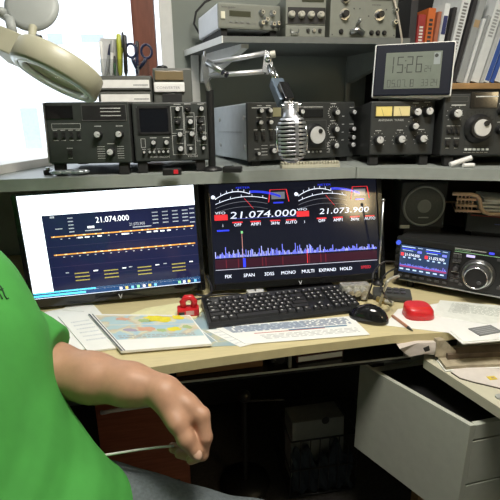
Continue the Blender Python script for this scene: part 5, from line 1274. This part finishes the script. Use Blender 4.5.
body_mesh = surf(body, bl_[0], bl_[1], .0085)

seatz = .46
person = thing('person', 'person in green t-shirt and grey trousers seated at the left, arm hanging over the thigh', 'person', (float(LHIP[0]), float(LHIP[1])-.1, 0))
ORG_ = np.array([LHIP[0], LHIP[1]-.1, 0])
mesh_np('body', [body_mesh, hand_mesh], SKIN, person, ORG_)
# nails
NAIL = mat('finger_nail', (.62,.40,.30), .3, var=.04)
def nail(tip, prev, nrm, r, parent):
    tip = Vector(tip); ax = (tip-Vector(prev)).normalized(); nn = Vector(nrm); nn = (nn-ax*nn.dot(ax)).normalized(); sd = ax.cross(nn)
    M_ = Matrix((sd, ax, nn)).transposed().to_4x4(); M_.translation = tip+nn*r*.80+ax*r*.15-Vector(ORG_)
    k = MB(); k.ball((0,0,0), r*.78, NAIL, sc=(.85,1.05,.35), T=M_, u=14, v=8); return k.build('nail', parent)
tip, prev = H3(*TH[3]), H3(*TH[2])
nail(tip, prev, -np.array(FW)+.55*np.array(RT), TR[3], person)

# --- shirt
hem = D(118,492,.78); hn = (D(60,505,.8)-D(20,450,.8)); hn /= np.linalg.norm(hn)
SLN = (LEL-LSH)/np.linalg.norm(LEL-LSH)
def folds(g):
    u_ = g[...,0]*.75+g[...,1]*.25-g[...,2]*.62; v_ = g[...,0]*.5+g[...,2]*.8
    a = np.sin(u_*62+2.2*np.sin(v_*11+g[...,1]*9)); a = np.sign(a)*np.abs(a)**1.6
    low = np.clip((.98-g[...,2])*3.2, .12, 1)          # fullest towards the waist
    return a*.0032*low + np.sin(v_*31+g[...,1]*22)*.0012
def shirt(g):
    d = chain(g, TL, CH_R, .06); d = smin(d, chain(g, TR_, CH_R, .06), .10)
    d = smin(d, rcone(g, LSH+[-.02,-.04,-.03], RSH+[-.02,.04,-.03], .082, .082), .08)
    d = smin(d, rcone(g, NECK+[0,0,-.12], NECK+[-.01,0,-.02], .11, .068), .06)
    # lower edge drapes over the lap
    d = smin(d, rcone(g, D(69,524,.81), D(60,524,.81)+sh, .115, .115), .05)
    d = np.maximum(d, ((g-np.array(D(92,520,.80), np.float32))@np.array([-.10,.0,-1.0], np.float32)/1.005)-.006)
    d = np.maximum(d, -(ellip(g, NECK+[.01,0,.03], (.075,.075,.05))))
    s_ = chain(g, [LSH, (LSH+LEL)/2, D(36,350,.905), D(62,362,.89)], [.080,.071,.058,.056], .04)
    cut = D(53,344,.87); cn = D(80,354,.87)-D(53,344,.87); cn /= np.linalg.norm(cn)
    s_ = np.maximum(s_, ((g-np.array(cut, np.float32))@np.array(cn, np.float32)))
    inner = chain(g, [LSH, LEL+SLN*.06], [.060,.057], .04)
    d = smin(d, s_, .010)
    r_ = chain(g, [RSH, (RSH+REL)/2, REL], [.078,.076,.072], .04)
    rn = (REL-RSH)/np.linalg.norm(REL-RSH); r_ = np.maximum(r_, (g-np.array(RSH+rn*.22, np.float32))@rn.astype(np.float32))
    d = smin(d, r_, .03)
    return d+folds(g)
lo = np.min([LHIP,RSH,TL[5],TR_[0],TR_[5],REL], 0)-.20; hi = np.max([LSH,TL[0],LEL,NECK], 0)+.17
shirt_o = mesh_np('t_shirt', [surf(shirt, lo, hi, .0065)], GREEN, person, ORG_)
# hem stitching band on the sleeve and embroidered mark on the chest
def snap(px, py, d0=.5):                       # first point of the shirt along a sight line
    r = np.array(ray(px, py)); t_ = d0; C_ = np.array(CAM)
    for _ in range(80):
        v = float(shirt((C_+r*t_)[None].astype(np.float32))[0]); t_ += v*.7/np.linalg.norm(r)
        if abs(v) < 2e-4: break
    return Vector(C_+r*(t_-.0012)-ORG_)
EMB = mat('dark_green_embroidery', (.008,.05,.012), .8)
k = MB()
for st in ([(-4,286),(-1,285),(1,287),(3,291),(5,296),(7,299),(8.5,298)], [(-4,291),(-1,293),(1,296),(2.5,299)], [(-1,289),(1.5,290),(3,288.5)]):
    k.tube([snap(*q_) for q_ in st], .0013, EMB, 6)
k.build('embroidery', shirt_o)

# --- trousers
def trous(g):
    d = rcone(g, LHIP+[-.06,-.02,.0], RHIP+[-.06,.02,.0], .118, .118)
    for hp, kn_, an in ((LHIP,LKN,LAN),(RHIP,RKN,RAN)):
        leg = chain(g, [hp, kn_, kn_+(an-kn_)*.4, an+[0,0,-.02]], [.092,.070,.066,.062], .04); d = smin(d, leg, .05)
    d = np.maximum(d, .045-g[...,2])
    return d + np.sin(g[...,0]*60+g[...,1]*30)*np.sin(g[...,1]*50+g[...,2]*25)*.0014
lo = np.min([LHIP,RHIP,LAN,RAN,RKN], 0)-.2; hi = np.max([LHIP,LKN,RKN,LAN], 0)+.16; lo[2] = .0
mesh_np('trousers', [surf(trous, lo, hi, .008)], TROU, person, ORG_)
def shoes(g):
    d = None
    for an in (LAN, RAN):
        e = smin(rcone(g, an+[-.02,0,-.035], an+[-.01,0,-.055], .045, .036), rcone(g, an+[0,0,-.05], an+[.16,0,-.058], .042, .034), .03)
        d = e if d is None else np.minimum(d, e)
    return np.maximum(d, .004-g[...,2])
mesh_np('shoes', [surf(shoes, np.min([LAN,RAN],0)-[.12,.12,.12], np.max([LAN,RAN],0)+[.25,.12,.10], .007)], mat('dark_shoe_leather',(.02,.018,.016),.5), person, ORG_)
def hair(g):
    d = ellip(g, HEAD+[-.02,0,.038], (.104,.085,.108)); return np.maximum(np.maximum(d, -(g[...,2]-HEAD[2]-.02)+np.minimum(0,(g[...,0]-HEAD[0]-.0))*-.0-.05*(g[...,0]<HEAD[0])), (g[...,0]-HEAD[0]-.055-(g[...,2]-HEAD[2]-.06)*.3))
mesh_np('hair', [surf(hair, HEAD-.16, HEAD+.18, .006)], mat('dark_hair',(.035,.022,.014),.7,var=.3,scale=90), person, ORG_)
for s_ in (-1,1):
    k = MB(); e_ = Vector(HEAD+np.array([.074,.030*s_,.018])-ORG_); k.ball(e_, .012, mat('eye_white',(.7,.7,.68),.2)); k.ball(e_+Vector((.0085,0,0)), .0055, mat('iris_brown',(.06,.03,.015),.2)); k.build('eye', person)

# --- white cable held in the fingers
w0 = PD(174,446,.850); pts = [w0, PD(160,447,.852), PD(140,449.5,.855), PD(118,453,.858), PD(100,456,.86), PD(88,459,.862), PD(78,466,.866)]
k = MB(); k.tube(pts, .0024, mat('white_cable',(.72,.72,.70),.4), 8, rs=[.0022,.0022,.0022,.0024,.0028,.0030,.0030]); tag(k.build('white_cable'), 'thin white cable held between the fingertips of the hanging hand', 'cable')

# --- office chair under the person
cx, cy = float(LHIP[0])-.03, float(LHIP[1])-.10
t = thing('office_chair', 'black office chair under the person in the green shirt', 'chair', (cx,cy,0))
zs = float(LHIP[2])-.118
MB().box(-.24,.24,-.25,.25,zs-.08,zs,mat('black_chair_fabric',(.012,.012,.013),.9),.03,3).build('seat', t)
k = MB(); k.box(-.30,-.245,-.22,.22,zs+.12,zs+.62,mat('black_chair_fabric',(.012,.012,.013),.9),.025,3,T=Matrix.Rotation(R(-12),4,'Y') @ Matrix.Translation((-.10,0,-.05))); k.build('backrest', t)
MB().tube([(-.20,0,zs-.05),(-.36,0,zs-.03),(-.47,0,zs+.10),(-.53,0,zs+.35)],.02,BLK,10).build('back_support', t)
MB().cyl((0,0,.10),(0,0,zs-.08),.028,SILV).build('gas_post', t)
for i in range(5):
    a = i*2*math.pi/5+.3; e = (.28*math.cos(a),.28*math.sin(a),.075); l_ = MB().tube([(0,0,.11),e],.022,BLK,8,rs=[.028,.018]).build('leg', t)
    MB().cyl((e[0]-.012*math.sin(a),e[1]+.012*math.cos(a),.030),(e[0]+.012*math.sin(a),e[1]-.012*math.cos(a),.030),.029,BLK).build('castor', l_)

# ------------------------------------------------------------------ light
W_ = bpy.data.worlds.new('world'); SC.world = W_; W_.use_nodes = True
bg = W_.node_tree.nodes['Background']; bg.inputs[0].default_value = (.86,.93,1,1); bg.inputs[1].default_value = 3.2
def area(name, loc, target, sx, sy, power, col, portal=False):
    l = bpy.data.lights.new(name, 'AREA'); l.shape = 'RECTANGLE'; l.size = sx; l.size_y = sy; l.energy = power; l.color = col
    o = bpy.data.objects.new(name, l); COL.objects.link(o); o.location = loc
    d = Vector(target)-Vector(loc); o.rotation_euler = d.to_track_quat('-Z','Y').to_euler()
    if portal: l.cycles.is_portal = True
    return o
area('window_portal', ((WX0+WX1)/2, WY+.19, (WZ0+WZ1)/2), ((WX0+WX1)/2, 0, (WZ0+WZ1)/2), WX1-WX0, WZ1-WZ0, 1, (1,1,1), True)
# ceiling lamp
t = thing('ceiling_lamp', 'white ceiling lamp above the viewer', 'lamp', (.30,.50,CZ))
MB().box(-.32,.32,-.18,.18,-.05,0,WHITE,.01).build('housing', t); MB().box(-.30,.30,-.16,.16,-.054,-.05,mat('lamp_diffuser',(1,.93,.80),.4,emit=3,var=0)).build('diffuser', t)
area('ceiling_light', (.30,.50,CZ-.07), (.30,.5,0), .6, .32, 34, (1,.95,.85))
# wall lamp
t = thing('wall_lamp', 'warm wall lamp on the right wall behind the viewer', 'lamp', (WR,-.62,1.745))
MB().box(-.02,0,-.05,.05,-.08,.08,WHITE,.004).build('wall_plate', t); MB().cyl((-.02,0,0),(-.10,0,0),.01,SILV).build('arm', t)
MB().lathe([(.06,-.11),(.09,-.07),(.105,.06),(.07,.11)],mat('warm_lamp_glass',(1,.78,.45),.4,emit=22,var=0),30,(-.12,0,0)).build('shade', t)

vs_ = SC.view_settings; vs_.view_transform = 'Standard'; vs_.look = 'None'; vs_.gamma = 1; vs_.use_curve_mapping = False; vs_.exposure = 0
